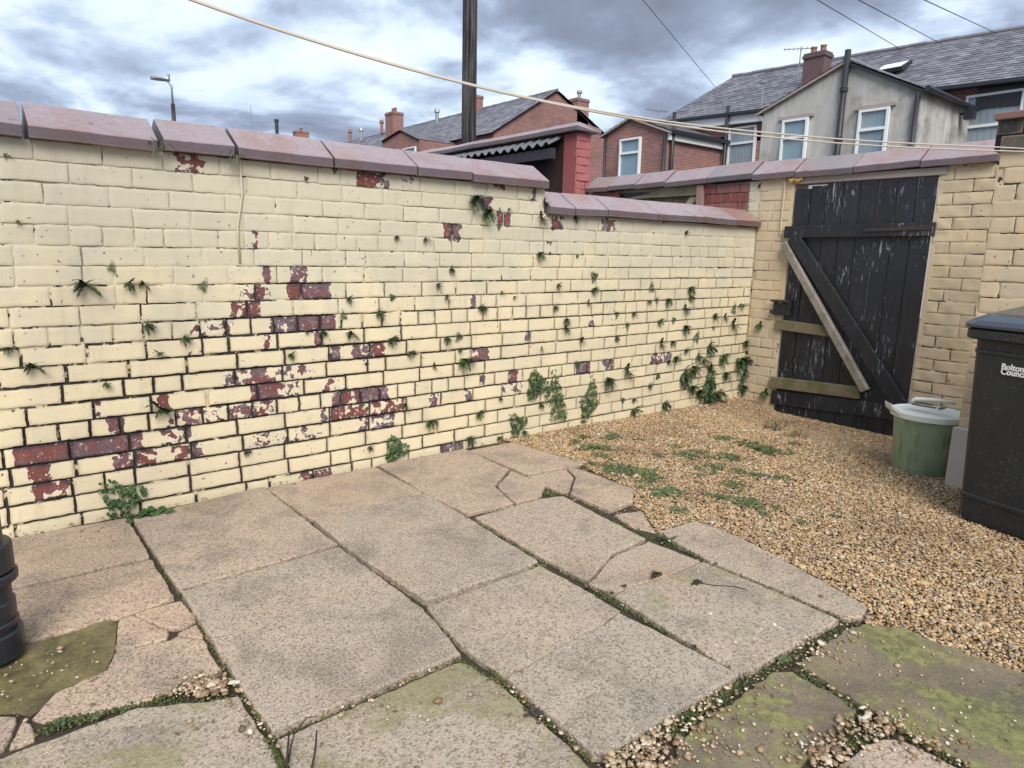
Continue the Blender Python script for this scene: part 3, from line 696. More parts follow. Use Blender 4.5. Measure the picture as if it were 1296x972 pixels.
def bare_left(u, z):
    s = 0.
    for a, b, c, d, w in PB:
        if a-.04 < u < b+.04 and c-.03 < z < d+.03:
            e = min(min(u-a, b-u)/.022, min(z-c, d-z)/.014)
            s = max(s, w*ss(-1.0, 1.0, e))
    return s
def dark_left(u, z):
    k = ss(1.22, .55, z)*.34*ss(2.9, 1.4, u) + ss(1.25, .70, z)*.22*ss(1.2, 2.6, u)+.275
    k += .16*ss(2.0, 3.2, u)*ss(1.4, 1.0, z) + .12*ss(.2, 1.2, u)*ss(1.3, 1.0, z)
    k += .25*max(0, min(1, bare_left(u, z)))
    return min(1, k)+.10*nz3(u*1.7, z*2.3, 4)
def face_left(u, z): return .006*nz3(u*.8, z*1.1, 1.5)
lw = thing('yard_wall', (2, 0, 0), 'long cream painted brick wall with flaking patches of bare red brick and dark joints', 'wall')
TL = lambda u, z, d: Vector((u, -d, z))
z19 = .037
rows = []
for i in range(-1, 20):            # course i lies between joint z and z+CH
    z0 = z19+CH*i; z1 = z0+CH
    if i == -1: z0 = -.06
    if z1 <= 1.47: rows.append((z0, z1, -1.5, XB-.002))
    else: rows.append((z0, min(z1, 1.60), -1.5, 2.955))
rows = [q for q in rows if q[1]-q[0] > .03]
rows[-1] = (rows[-1][0], 1.612, *rows[-1][2:])
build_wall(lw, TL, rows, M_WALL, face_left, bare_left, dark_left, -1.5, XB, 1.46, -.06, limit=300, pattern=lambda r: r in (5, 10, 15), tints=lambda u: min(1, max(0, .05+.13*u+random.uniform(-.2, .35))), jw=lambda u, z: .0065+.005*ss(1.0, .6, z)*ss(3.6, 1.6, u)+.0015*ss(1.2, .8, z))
# upper part of the mortar sheet and the core
mb = MB(); mb.box(-1.5, XB-.01, .03, .22, -.3, 1.455); mb.box(-1.5, 2.95, .03, .22, 1.455, 1.60)
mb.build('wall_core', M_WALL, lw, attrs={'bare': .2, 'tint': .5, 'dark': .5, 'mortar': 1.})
u_ = np.arange(-1.5, 2.96, .018); z_ = np.array([1.455, 1.49, 1.52, 1.55, 1.58, 1.61]); A = {'bare': 0., 'tint': .5, 'dark': [], 'mortar': 1.}
mb = MB()
for z in z_:
    for u in u_: mb.v.append((u, -(face_left(u, z)-.005), z)); A['dark'].append(dark_left(u, z))
n = len(u_); mb.f = [(j*n+i, j*n+i+1, (j+1)*n+i+1, (j+1)*n+i) for j in range(len(z_)-1) for i in range(n-1)]
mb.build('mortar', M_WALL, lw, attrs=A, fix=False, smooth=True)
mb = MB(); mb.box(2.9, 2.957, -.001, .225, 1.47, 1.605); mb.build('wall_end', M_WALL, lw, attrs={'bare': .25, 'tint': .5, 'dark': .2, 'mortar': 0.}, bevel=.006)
JT = [-1.5, -.95, -.37, .235, .715, 1.035, 1.505, 1.99, 2.36, 2.955]
TN = [.2, .25, .3, .05, .1, .1, .12, .15, .1]
for i in range(len(JT)-1):
    gap = .012 if i in (3, 4) else .005
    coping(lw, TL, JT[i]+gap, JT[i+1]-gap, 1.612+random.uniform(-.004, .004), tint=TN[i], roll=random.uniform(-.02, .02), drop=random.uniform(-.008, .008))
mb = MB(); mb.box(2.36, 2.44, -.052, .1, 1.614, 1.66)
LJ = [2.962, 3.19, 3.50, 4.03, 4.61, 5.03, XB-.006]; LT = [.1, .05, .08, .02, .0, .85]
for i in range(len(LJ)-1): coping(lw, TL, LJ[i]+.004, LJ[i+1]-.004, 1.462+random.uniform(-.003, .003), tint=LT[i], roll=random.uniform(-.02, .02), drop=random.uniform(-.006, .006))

q0, q1 = onY(303, 205, 0), onY(303, 332, 0)
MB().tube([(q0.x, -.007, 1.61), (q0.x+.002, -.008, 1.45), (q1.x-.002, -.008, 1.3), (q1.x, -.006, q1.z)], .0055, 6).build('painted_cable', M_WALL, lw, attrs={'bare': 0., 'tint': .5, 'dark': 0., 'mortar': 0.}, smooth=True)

# ---- the wall with the gate, running on behind the neighbour's yard
TB = lambda u, z, d: Vector((XB-d, -u, z))
bw = thing('yard_wall', (XB+.1, -.6, -.1), 'tan painted brick wall holding the black gate, under sloping coping stones', 'wall')
def bare_back(u, z):
    s = 0
    for a, b, c, d, w in [(-.05, .05, 1.55, 1.6, .35), (.28, .33, .40, .49, .8)]:
        if a < u < b and c < z < d: s = max(s, w*min(1, (u-a)/.02, (b-u)/.02, (z-c)/.01, (d-z)/.01))
    return s
def dark_back(u, z): return .27+.10*nz3(u*2, z*3, 7)+.14*ss(.9, .3, z)+(.10 if u > 1.38 else 0)
def face_back(u, z): return .008*nz3(u*1.5, z*1.5, 11)+(.006*nz3(u*14, z*14, 3) if u > 1.38 else 0)
G0, G1 = .318, 1.395               # opening of the gate along u = -y
rowsB = [(-.15+CH*i, -.15+CH*(i+1), 0.004, G0) for i in range(24)]
rowsC = [(-.15+CH*i, -.15+CH*(i+1), G1, 1.80) for i in range(24)]
build_wall(bw, TB, rowsB, M_BACK, face_back, bare_back, dark_back, 0, G0, 1.86, -.15, mortar_range=(-.02, G0-.004), limit=150)
build_wall(bw, TB, rowsC, M_BACK, face_back, bare_back, dark_back, G1, 1.80, 1.86, -.15, mortar_range=(G1+.004, 1.80), limit=150)
mb = MB(); mb.box(XB+.03, XB+.22, -G0+.002, 2.1, -.3, 1.2); mb.box(XB+.03, XB+.22, -G0+.002, .57, 1.2, 1.85); mb.box(XB+.03, XB+.22, 1.62, 2.1, 1.2, 1.85); mb.box(XB+.03, XB+.22, -2.2, -G1-.002, -.3, 1.85)
mb.build('wall_core', M_BACK, bw, attrs={'bare': .1, 'tint': .5, 'dark': .35, 'mortar': 1.})
# reveals of the gate opening
mb = MB(); mb.box(XB+.0, XB+.2, -G0-.0, -G0+.03, -.3, 1.85); mb.box(XB+.0, XB+.2, -G1-.03, -G1, -.3, 1.85); mb.build('reveal', M_BACK, bw, attrs={'bare': .0, 'tint': .5, 'dark': .2, 'mortar': 0.})
# red painted bricks on the neighbour's side
rowsR = [(1.345+CH*i, 1.345+CH*(i+1)-.0, -.57, -.10) for i in range(6)]+[(1.345+CH*i, 1.345+CH*(i+1), -2.1, -1.62) for i in range(6)]
build_wall(bw, TB, rowsR[:6], M_REDP, lambda u, z: .004*nz3(u*3, z*3), lambda u, z: .05, lambda u, z: .45, -.57, -.10, 1.84, 1.345, limit=80)
build_wall(bw, TB, rowsR[6:], M_REDP, lambda u, z: .004*nz3(u*3, z*3), lambda u, z: .05, lambda u, z: .45, -2.1, -1.62, 1.84, 1.345, limit=80)
rowsR = [(1.43+CH*i, 1.43+CH*(i+1), -.10, -.004) for i in range(5)]
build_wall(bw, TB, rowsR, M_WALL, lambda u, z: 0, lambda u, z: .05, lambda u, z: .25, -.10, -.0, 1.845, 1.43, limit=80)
BJ = [-2.08, -1.75, -1.38, -1.0, -.52, -.06, .33, .80, 1.27, 1.745]
BT = [.75, .3, .2, .1, .45, .05, .5, .1, .12]
for i in range(len(BJ)-1):
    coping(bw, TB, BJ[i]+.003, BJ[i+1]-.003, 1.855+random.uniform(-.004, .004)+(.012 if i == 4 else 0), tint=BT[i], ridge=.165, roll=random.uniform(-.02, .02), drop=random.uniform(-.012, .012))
# lintel and a blob of old foam
mb = MB(); mb.box(XB-.012, XB+.14, -1.44, -.30, 1.80, 1.853); mb.build('lintel', M_LINTEL, bw, bevel=.004)
mb = MB()
for k in range(9): 
    yy = -.29-.012*k; mb.lathe([(.001, -.022), (.014, -.016), (.021, 0), (.014, .016), (.001, .022)], (XB-.02, yy, 1.835+random.uniform(-.008, .008)), 8, 1, .8)
mb.build('foam', M_FOAM, bw, smooth=True)
mb = MB(); mb.tube([(XB-.010, -.235, 1.84), (XB-.012, -.235, 1.50), (XB-.012, -.24, 1.40)], .006, 6); mb.build('painted_cable', M_BACK, bw, attrs={'bare': 0., 'tint': .5, 'dark': 0., 'mortar': 0.})

# ---- the nearer return wall at the right
TR = lambda u, z, d: Vector((4.25-d, -u, z))
rw = thing('outhouse_wall', (4.35, -2.6, 0), 'tan painted brick wall end with a black top band behind the wheeled bin', 'wall')
rr = [(-.05+CH*i, -.05+CH*(i+1), 2.085, 3.6) for i in range(22)]
rr[-1] = (rr[-1][0], 1.775, 2.085, 3.6)
build_wall(rw, TR, rr, M_BACK, lambda u, z: .005*nz3(u*2, z*2, 4), lambda u, z: .08*nz3(u*3, z*3), lambda u, z: .30+.1*nz3(u*2, z*2), 2.085, 3.6, 1.775, -.05, limit=200, jw=.007)
mb = MB(); mb.box(4.275, 4.48, -3.6, -2.09, -.3, 1.775); mb.build('wall_core', M_BACK, rw, attrs={'bare': .0, 'tint': .5, 'dark': .3, 'mortar': 0.}, bevel=.004)
rr = [(1.775+.075*i, 1.775+.075*(i+1), 2.06, 3.6) for i in range(2)]
build_wall(rw, TR, rr, M_BLKP, lambda u, z: .022+.003*nz3(u*5, z*5), lambda u, z: .02, lambda u, z: .8, 2.06, 3.6, 1.925, 1.775, limit=40)
mb = MB(); mb.box(4.232, 4.50, -3.6, -2.062, 1.776, 1.924); mb.build('band_core', M_DARK, rw)
mb = MB(); mb.box(4.205, 4.52, -3.6, -2.05, 1.925, 1.962); mb.build('cap', M_LINTEL if False else plain('brown_cap', (.20, .11, .09), .6, .4, .3), rw, bevel=.006)
mb = MB(); mb.box(4.30, 4.5, -3.2, -2.16, 1.9625, 2.08); tag(mb.build('box_section', M_WHITE, bevel=.008), 'white plastic box lying on the brown cap of the outhouse wall', 'box')
mb = MB(); mb.box(4.20, 4.236, -2.4, -2.075, -.03, .31); tag(mb.build('board', M_BOARD, bevel=.006), 'pale grey offcut board leaning between green tub and black bin', 'board')

# ------------------------------------------------------------------ the gate
gt = thing('gate', (XB-.02, -.86, -.1), 'black ledged plank gate with diagonal brace and flaking paint', 'gate')
XG = XB-.005
def gy(x, y): q = onX(x, y, XG); return q.y, q.z
ylft, yrgt = -.33, -1.385; nb_ = 8
for i in range(nb_):
    a = ylft+(yrgt-ylft)*i/nb_; b = ylft+(yrgt-ylft)*(i+1)/nb_
    top = 1.795-.006*i*0+random.uniform(-.004, .004)-(.03 if i == 0 else .012 if i == 1 else 0)
    mb = MB(); dx = random.uniform(0, .006)
    mb.hexa([(XG+dx, a-.003, -.11), (XG+dx, b+.003, -.11), (XG+.022+dx, b+.003, -.11), (XG+.022+dx, a-.003, -.11), (XG+dx, a-.003, top), (XG+dx, b+.003, top-.004), (XG+.022+dx, b+.003, top-.004), (XG+.022+dx, a-.003, top)])
    mb.build('plank', M_BWOOD, gt, bevel=.003)
def rail(name, px0, px1, h, mat, th=.03, x=XG):
    a, b = gy(*px0), gy(*px1)
    mb = MB(); mb.hexa([(x-th, a[0], a[1]-h/2), (x-th, b[0], b[1]-h/2), (x-.001, b[0], b[1]-h/2), (x-.001, a[0], a[1]-h/2), (x-th, a[0], a[1]+h/2), (x-th, b[0], b[1]+h/2), (x-.001, b[0], b[1]+h/2), (x-.001, a[0], a[1]+h/2)])
    return mb.build(name, mat, gt, bevel=.004)
rail('top_rail', (995, 294), (1185, 290), .095, M_BWOOD, .034)
rail('middle_rail', (983, 410), (1056, 420), .085, M_WOODM, .030)
rail('lower_rail', (977, 483), (1090, 497), .095, M_WOODM, .034)
rail('bottom_board', (977, 502), (1140, 523), .12, M_BWOOD, .018)
def brace(name, a, b, w, th, mat, off):
    p0, p1 = gy(*a), gy(*b); p0 = Vector((0, *p0)); p1 = Vector((0, *p1)); d = (p1-p0).normalized(); n = Vector((0, -d.z, d.y))*w/2
    mb = MB(); x0, x1 = XG-off-th, XG-off
    P = [p0-n, p1-n, p1+n, p0+n]
    mb.hexa([Vector((x0, q.y, q.z)) for q in P]+[Vector((x1, q.y, q.z)) for q in P])
    return mb.build(name, mat, gt, bevel=.004)
brace('brace', (1006, 300), (1141, 512), .105, .036, M_BWOOD, .002)
brace('brace_batten', (995, 308), (1098, 494), .055, .062, M_WOODG, .002)
mb = MB(); a = gy(1097, 292); b = gy(1182, 288); mb.hexa([(XG-.042, a[0], a[1]-.012), (XG-.042, b[0], b[1]-.016), (XG-.035, b[0], b[1]-.016), (XG-.035, a[0], a[1]-.012), (XG-.042, a[0], a[1]+.012), (XG-.042, b[0], b[1]+.016), (XG-.035, b[0], b[1]+.016), (XG-.035, a[0], a[1]+.012)])
for k in range(3): mb.lathe([(.001, .0), (.009, .002), (.009, .01), (.001, .012)], (XG-.046, a[0]-.04-.08*k, a[1]-.006), 8)
mb.build('hinge', M_IRON, gt, bevel=.002)
a = gy(985, 388); mb = MB(); mb.box(XG-.03, XG, a[0]-.13, a[0]+.03, a[1]-.07, a[1]+.06); mb.build('lock_block', M_BWOOD, gt, bevel=.004)
mb = MB(); mb.tube([(XG-.04, a[0]+.05, a[1]+.05), (XG-.04, a[0]-.11, a[1]+.05)], .010, 8); mb.tube([(XG-.04, a[0]-.05, a[1]+.05), (XG-.08, a[0]-.05, a[1]+.03)], .008, 6); mb.box(XG-.045, XG-.02, a[0]+.02, a[0]+.05, a[1]-.06, a[1]-.03); mb.build('bolt', M_IRON, gt)
mb = MB(); mb.box(XG-.05, XG+.1, -1.40, -.31, -.16, -.115); mb.build('threshold', M_LINTEL, gt, bevel=.006)

# neighbour's gate seen over the low wall
ng = thing('gate', (XB+.06, 1.1, 1.2), 'pale timber gate behind the red painted wall, with a diagonal brace', 'gate')
mb = MB()
for k in range(8): MB().box(XB+.075, XB+.095, 1.60-.125*(k+1)+.003, 1.60-.125*k-.003, .0, 1.83).build('plank', M_WOODM, ng, bevel=.003)
mb = MB(); a, b = onX(787, 241, XB+.06), onX(884, 236, XB+.06); mb.bar((XB+.055, a.y, a.z), (XB+.055, b.y, b.z), .035, .10, (1, 0, 0)) if False else mb.box(XB+.035, XB+.073, .64, 1.60, 1.765, 1.855); mb.build('top_rail', M_WOODL, ng, bevel=.004)
mb = MB(); mb.prism([(XB+.035, .66, 1.75), (XB+.035, .75, 1.75), (XB+.035, 1.12, 1.30), (XB+.035, 1.03, 1.30)], (.036, 0, 0)); mb.build('brace', M_WOODL, ng, bevel=.003)
mb = MB(); mb.prism([(XB+.028, 1.59, 1.83), (XB+.028, 1.59, 1.775), (XB+.028, 1.25, 1.808), (XB+.028, 1.25, 1.823)], (.006, 0, 0)); mb.build('hinge', M_BPIPE, ng)
mb = MB(); mb.box(XB-.03, XB+.08, .565, .635, .0, 1.85); mb.build('post', M_WOODR, ng, bevel=.005)

# ------------------------------------------------------------------ the neighbour's lean-to outhouse
ou = thing('outhouse', (XB, 4, -.1), 'open brick lean-to with corrugated roof and red painted pier beyond the wall', 'outhouse')
mb = MB(); mb.box(XB-.165, XB+.03, 2.31, 9.0, -.3, 2.48); mb.build('rear_wall', plain('shade_dark_brick', (.035, .022, .022), .9, .2, .5), ou)  # brick colour darkened to stand for the shade inside the lean-to
TP = lambda u, z, d: Vector((XB-.02+u, 2.09-d, z))
rowsP = [(1.30+CH*i, 1.30+CH*(i+1), -.165, .045) for i in range(14)]
build_wall(ou, TP, rowsP, plain('pink_painted_brick', (.42, .145, .145), .7, .3, .6, var=.5, sc=9), lambda u, z: .004*nz3(u*5, z*5), lambda u, z: 0, lambda u, z: .5, -.165, .045, 2.46, 1.30, limit=60, jw=.014)
mb = MB(); mb.box(XB-.18, XB+.022, 2.105, 2.30, -.3, 2.46); mb.build('pier_core', plain('faded_red_paint', (.28, .085, .085), .8, .2, .5), ou)
for i in range(8):
    coping(ou, TB, -(2.02+.62*(i+1))+.004, -(2.02+.62*i)-.004, 2.475+random.uniform(-.004, .004), tint=random.uniform(.05, .2), ridge=.12, w=.36, front=.25, drop=random.uniform(-.01, .01), hip=.16 if i == 0 else 0)
mb = MB(); nu = 160; ysr = np.linspace(2.33, 6.6, nu)
for s_ in range(2):
    for k in range(5):
        q = k/4; x = 5.26-.24*q; z = 2.465-.115*q
        for y in ysr: mb.v.append((x, y, z+.022*math.sin((y)*2*math.pi/.146)-.006*s_-.012*nz3(y*1.5, q*2)))
for s_ in range(2):
    for k in range(4):
        for i in range(nu-1): a = s_*5*nu+k*nu+i; mb.f.append((a, a+1, a+nu+1, a+nu))
mb.build('corrugated_roof', M_CORR, ou, smooth=True, fix=False)
mb = MB(); mb.box(5.05, 5.11, 2.31, 6.6, 2.20, 2.31); mb.build('beam', plain('dark_beam', (.04, .035, .05), .7, .3, .4), ou, bevel=.004)
mb = MB(); mb.box(5.06, 5.228, 6.4, 6.6, -.3, 2.3); mb.build('side_wall', M_HBRICK, ou)
mb = MB(); mb.box(5.07, 5.11, 2.9, 6.4, -.2, 1.5); mb.build('front_boarding', M_DARK, ou)

# ------------------------------------------------------------------ bins
def rrect(cx, cy, w, d, r, z, n=5):
    out = []
    for (sx, sy, a0) in [(1, 1, 0), (-1, 1, 90), (-1, -1, 180), (1, -1, 270)]:
        for k in range(n):
            q = math.radians(a0+90*k/(n-1)); out.append((cx+sx*(w/2-r)+r*math.cos(q), cy+sy*(d/2-r)+r*math.sin(q), z))
    return out
def loft(mb, rings, capb=True, capt=True):
    o = len(mb.v); n = len(rings[0])
    for r_ in rings: mb.v += r_
    for i in range(len(rings)-1):
        for k in range(n): mb.f.append((o+i*n+k, o+i*n+(k+1) % n, o+(i+1)*n+(k+1) % n, o+(i+1)*n+k))
    if capb: mb.f.append(tuple(o+k for k in range(n))[::-1])
    if capt: mb.f.append(tuple(o+(len(rings)-1)*n+k for k in range(n)))
    return mb
BX, BY, BROT = 3.66, -2.315, math.radians(-14)
bn = thing('wheeled_bin', (BX, BY, -.005), 'black wheeled council bin with white lettering on its front', 'wheeled bin')
bn.rotation_euler = (0, 0, 0)
def BT_(mb):                     # local: x = depth away, y = 0..-w to the right, origin at the front left foot
    ca, sa = math.cos(BROT), math.sin(BROT)
    mb.v = [(BX+x*ca-y*sa, BY+x*sa+y*ca, z*1.085-.005) for x, y, z in mb.v]; return mb
w0, w1, d0_, d1_ = .40, .47, .40, .52
mb = MB(); loft(mb, [rrect(.20, -.20, d0_, w0, .05, .0), rrect(.20, -.20, d0_+.01, w0+.01, .05, .03), rrect(.225, -.20, d1_-.01, w1-.01, .045, .80), rrect(.225, -.20, d1_+.0, w1+.0, .045, .81)])
BT_(mb).build('body', M_BIN, bn, smooth=False, bevel=.006)
mb = MB(); loft(mb, [rrect(.225, -.20, d1_+.03, w1+.03, .05, .800), rrect(.225, -.20, d1_+.055, w1+.055, .05, .806), rrect(.225, -.20, d1_+.055, w1+.055, .05, .842), rrect(.225, -.20, d1_+.03, w1+.03, .05, .848)])
BT_(mb).build('rim', M_BIN, bn, bevel=.004)
mb = MB()
def lidring(ins, z0, zs): return [(x, y, z0+zs*(x-(-.05))/.55) for x, y, _ in rrect(.225, -.20, d1_+.06-ins*2, w1+.06-ins*2, .05, 0)]
loft(mb, [lidring(-.006, .850, .012), lidring(-.008, .866, .015), lidring(.012, .882, .03), lidring(.05, .900, .055), lidring(.075, .905, .06)])
BT_(mb).build('lid', M_LID, bn, bevel=.005)
mb = MB(); mb.tube([(.50, .02, .93), (.53, .0, .955), (.53, -.40, .955), (.50, -.42, .93)], .016, 8); BT_(mb).build('handle', M_BIN, bn, smooth=True)
mb = MB(); mb.box(-.01, .05, -.012, .030, .875, .893); mb.box(.07, .14, -.02, .03, .884, .905); BT_(mb).build('lid_grip', M_LID, bn, bevel=.006)
for y in (.02, -.42):
    mb = MB(); prof = [(.001, -.025), (.075, -.025), (.09, -.018), (.09, .018), (.075, .025), (.001, .025)]
    o0 = len(mb.v); mb.lathe(prof, (0, 0, 0), 20); mb.v = [(.40+x, y+z*.8, .095+yy) for x, yy, z in mb.v]; BT_(mb).build('wheel', M_BIN, bn, smooth=False)
for z in (.10, .74):
    mb = MB(); k_ = z/.8; loft(mb, [rrect(.20+.025*k_, -.20, d0_+.01+(d1_-d0_-.02)*k_+e_, w0+.01+(w1-w0-.02)*k_+e_, .05, z+h_) for e_, h_ in ((.0, 0), (.010, .004), (.010, .018), (.0, .022))], False, False); BT_(mb).build('moulding', M_BIN, bn)
mb = MB(); mb.box(-.052, -.02, -.34, -.06, .806, .838); BT_(mb).build('front_grip', M_BIN, bn, bevel=.008)
def letters(txt, size, y, z, name):
    c = bpy.data.curves.new(name, 'FONT'); c.body = txt; c.size = size; c.offset = .0011; c.extrude = .0008; c.space_character = 1.02; c.space_line = .62
    o = bpy.data.objects.new(name, c); COL.objects.link(o); dg = bpy.context.evaluated_depsgraph_get(); dg.update()
    me = bpy.data.meshes.new_from_object(o.evaluated_get(dg)); bpy.data.objects.remove(o)
    V = [v.co.copy() for v in me.vertices]; fs = [tuple(p.vertices) for p in me.polygons]; bpy.data.meshes.remove(me)
    mb = MB(); mb.add([(-.001+(-.035)*0-(z+v.y)*.045-.0035-v.z, y-v.x, z+v.y) for v in V], fs)
    return BT_(mb).build(name, M_LETTER, bn, fix=False)
letters('Bolton\nCouncil', .034, -.115, .69, 'lettering')

tb = thing('tub', (4.42, -1.86, -.03), 'green plastic tub with a pale lid standing by the gate', 'tub')
TC = (4.42, -1.875, -.035)
mb = MB(); mb.lathe([(.001, 0), (.15, 0), (.158, .01), (.182, .345), (.184, .35)], TC, 40, 1, 1.02); mb.build('body', M_TUB, tb, smooth=True)
mb = MB(); mb.lathe([(.180, .330), (.197, .330), (.203, .333), (.203, .362), (.200, .366), (.188, .366), (.182, .358), (.10, .362), (.001, .364)], TC, 40, 1, 1.02); mb.build('lid', M_TUBL, tb, smooth=False)
mb = MB(); dl = Vector((-.70, .71, 0)); sl_ = Vector((.71, .70, 0)); c_ = Vector(TC)
P = [c_+dl*r_+sl_*w_+Vector((0, 0, z_)) for r_, w_, z_ in ((.185, -.075, .335), (.185, .075, .335), (.185, .075, .372), (.185, -.075, .372), (.235, -.05, .372), (.235, .05, .372), (.245, .05, .412), (.245, -.05, .412))]
mb.hexa([P[0], P[1], P[2], P[3], P[4], P[5], P[6], P[7]]); mb.build('lip', M_TUBL, tb, bevel=.008)
mb = MB(); mb.tube([(4.33, -1.80, .385), (4.34, -1.82, .405), (4.38, -1.93, .412), (4.43, -2.0, .400)], .012, 8); mb.build('handle', M_TUBL, tb, smooth=True)
mb = MB(); mb.box(4.335, 4.36, -1.93, -1.80, .366, .374); mb.box(4.38, 4.40, -1.90, -1.79, .372, .380); mb.box(4.33, 4.40, -1.965, -1.945, .366, .376); mb.build('clip', plain('grey_clip', (.09, .095, .10), .6), tb, bevel=.003)

# ------------------------------------------------------------------ waste pipe at the left edge
pc = onZ(-12, 830); PX, PY = pc.x, pc.y
dp = thing('waste_pipe', (PX, PY, 0), 'black plastic waste pipe with ribbed joints standing by the puddle', 'pipe')
mb = MB(); mb.lathe([(.072, -.03), (.072, .30), (.066, .31), (.066, 2.7)], (PX, PY, 0), 28); mb.build('pipe', M_PIPE, dp, smooth=True)
def collar(z, h, r=.068): MB().lathe([(.06, z), (r, z+.004), (r, z+h-.006), (r-.004, z+h), (.06, z+h+.004)], (PX, PY, 0), 28).build('collar', M_PIPE, dp, smooth=False)
collar(0.0, .085, .088); collar(.10, .016, .081); collar(.128, .05, .078); collar(.235, .03, .092); collar(.268, .085, .086); collar(1.6, .08, .08)

# ------------------------------------------------------------------ plants
def frond(mb, base, d, L, w, droop, n=5, serr=True):
    base = Vector(base); d = Vector(d).normalized(); p = base.copy(); o = len(mb.v)
    sidev = d.cross(Vector((0, 0, 1)))
    if sidev.length < .05: sidev = Vector((1, 0, 0))
    sidev.normalize()
    for i in range(n+1):
        q = i/n; ww = w*math.sin(math.pi*min(1, .12+q*.9))**.7*(1 if not serr or i % 2 else .45)
        if i == n: ww = .0005
        mb.v.append(tuple(p-sidev*ww)); mb.v.append(tuple(p+sidev*ww))
        d = (d+Vector((0, 0, -droop/n))).normalized(); p = p+d*(L/n)
    for i in range(n): mb.f.append((o+2*i, o+2*i+1, o+2*i+3, o+2*i+2))
def fern_mesh(seed, nf=13, wall=True):
    r = random.Random(seed); mb = MB()
    for k in range(nf):
        if wall: d = (r.uniform(-1, 1), -r.uniform(.35, 1.0), r.uniform(-.55, .9))
        else: a = r.uniform(0, 6.28); d = (math.cos(a), math.sin(a), r.uniform(.2, 1.1))
        frond(mb, (r.uniform(-.05, .05), .05 if wall else 0, r.uniform(-.03, .03)), d, r.uniform(.55, 1.05), r.uniform(.085, .15), r.uniform(.4, 1.5), 7)
    me = bpy.data.meshes.new('fern'); me.from_pydata(mb.v, [], mb.f); me.materials.append(M_FERN); return me
def creeper_mesh(seed, n=90, asp=1.0, mat=None, wall=True, leaf=.13, thick=.35):
    r = random.Random(seed); V = []; Fc = []
    for k in range(n):
        a = r.uniform(0, 6.283); q = (math.sqrt(r.random()) if wall else min(.95, abs(r.gauss(0, .5))))*(1+.35*math.sin(3*a+seed)); cx, cz = q*math.cos(a), q*math.sin(a)*asp
        dpt = r.uniform(0, thick)*(1-.6*min(1, q)); s = leaf*r.uniform(.6, 1.3)
        if wall: c = Vector((cx, -dpt, cz)); nrm = Vector((r.uniform(-.7, .7), -1, r.uniform(-.2, 1.0))).normalized()
        else: c = Vector((cx, cz, dpt*.8+.03)); nrm = Vector((r.uniform(-.6, .6), r.uniform(-.6, .6), 1)).normalized()
        a1 = nrm.orthogonal().normalized(); b1 = nrm.cross(a1); th = r.uniform(0, 6.28); o = len(V)
        for j in range(6):
            q2 = th+j*math.pi/3; rad = s*(1.0 if j % 3 else 1.35)
            V.append(tuple(c+(a1*math.cos(q2)+b1*math.sin(q2))*rad+nrm*(.2*s*(j % 2))))
        Fc.append(tuple(range(o, o+6)))
        if not wall:
            o2 = len(V); sv = Vector((-c.y, c.x, 0)).normalized()*leaf*.10; V += [tuple(-sv), tuple(sv), tuple(c+sv), tuple(c-sv)]; Fc.append((o2, o2+1, o2+2, o2+3))
    me = bpy.data.meshes.new('creeper'); me.from_pydata(V, [], Fc); me.materials.append(mat or M_CREEP); return me
FERN = [fern_mesh(s, nf) for s, nf in ((1, 12), (2, 16), (3, 9), (4, 20), (5, 14))]
CREEP = [creeper_mesh(s, n, a, leaf=.085, thick=.5) for s, n, a in ((1, 240, 1.2), (2, 280, 1.0), (3, 200, 1.6))]
def put(name, me, P, size, rz=0, ry=0, label='', cat='plant', group=None, sz=None):
    o = bpy.data.objects.new(name, me); COL.objects.link(o); o.location = P; o.scale = (size, size, sz or size); o.rotation_euler = (0, ry, rz)
    return tag(o, label, cat, group)
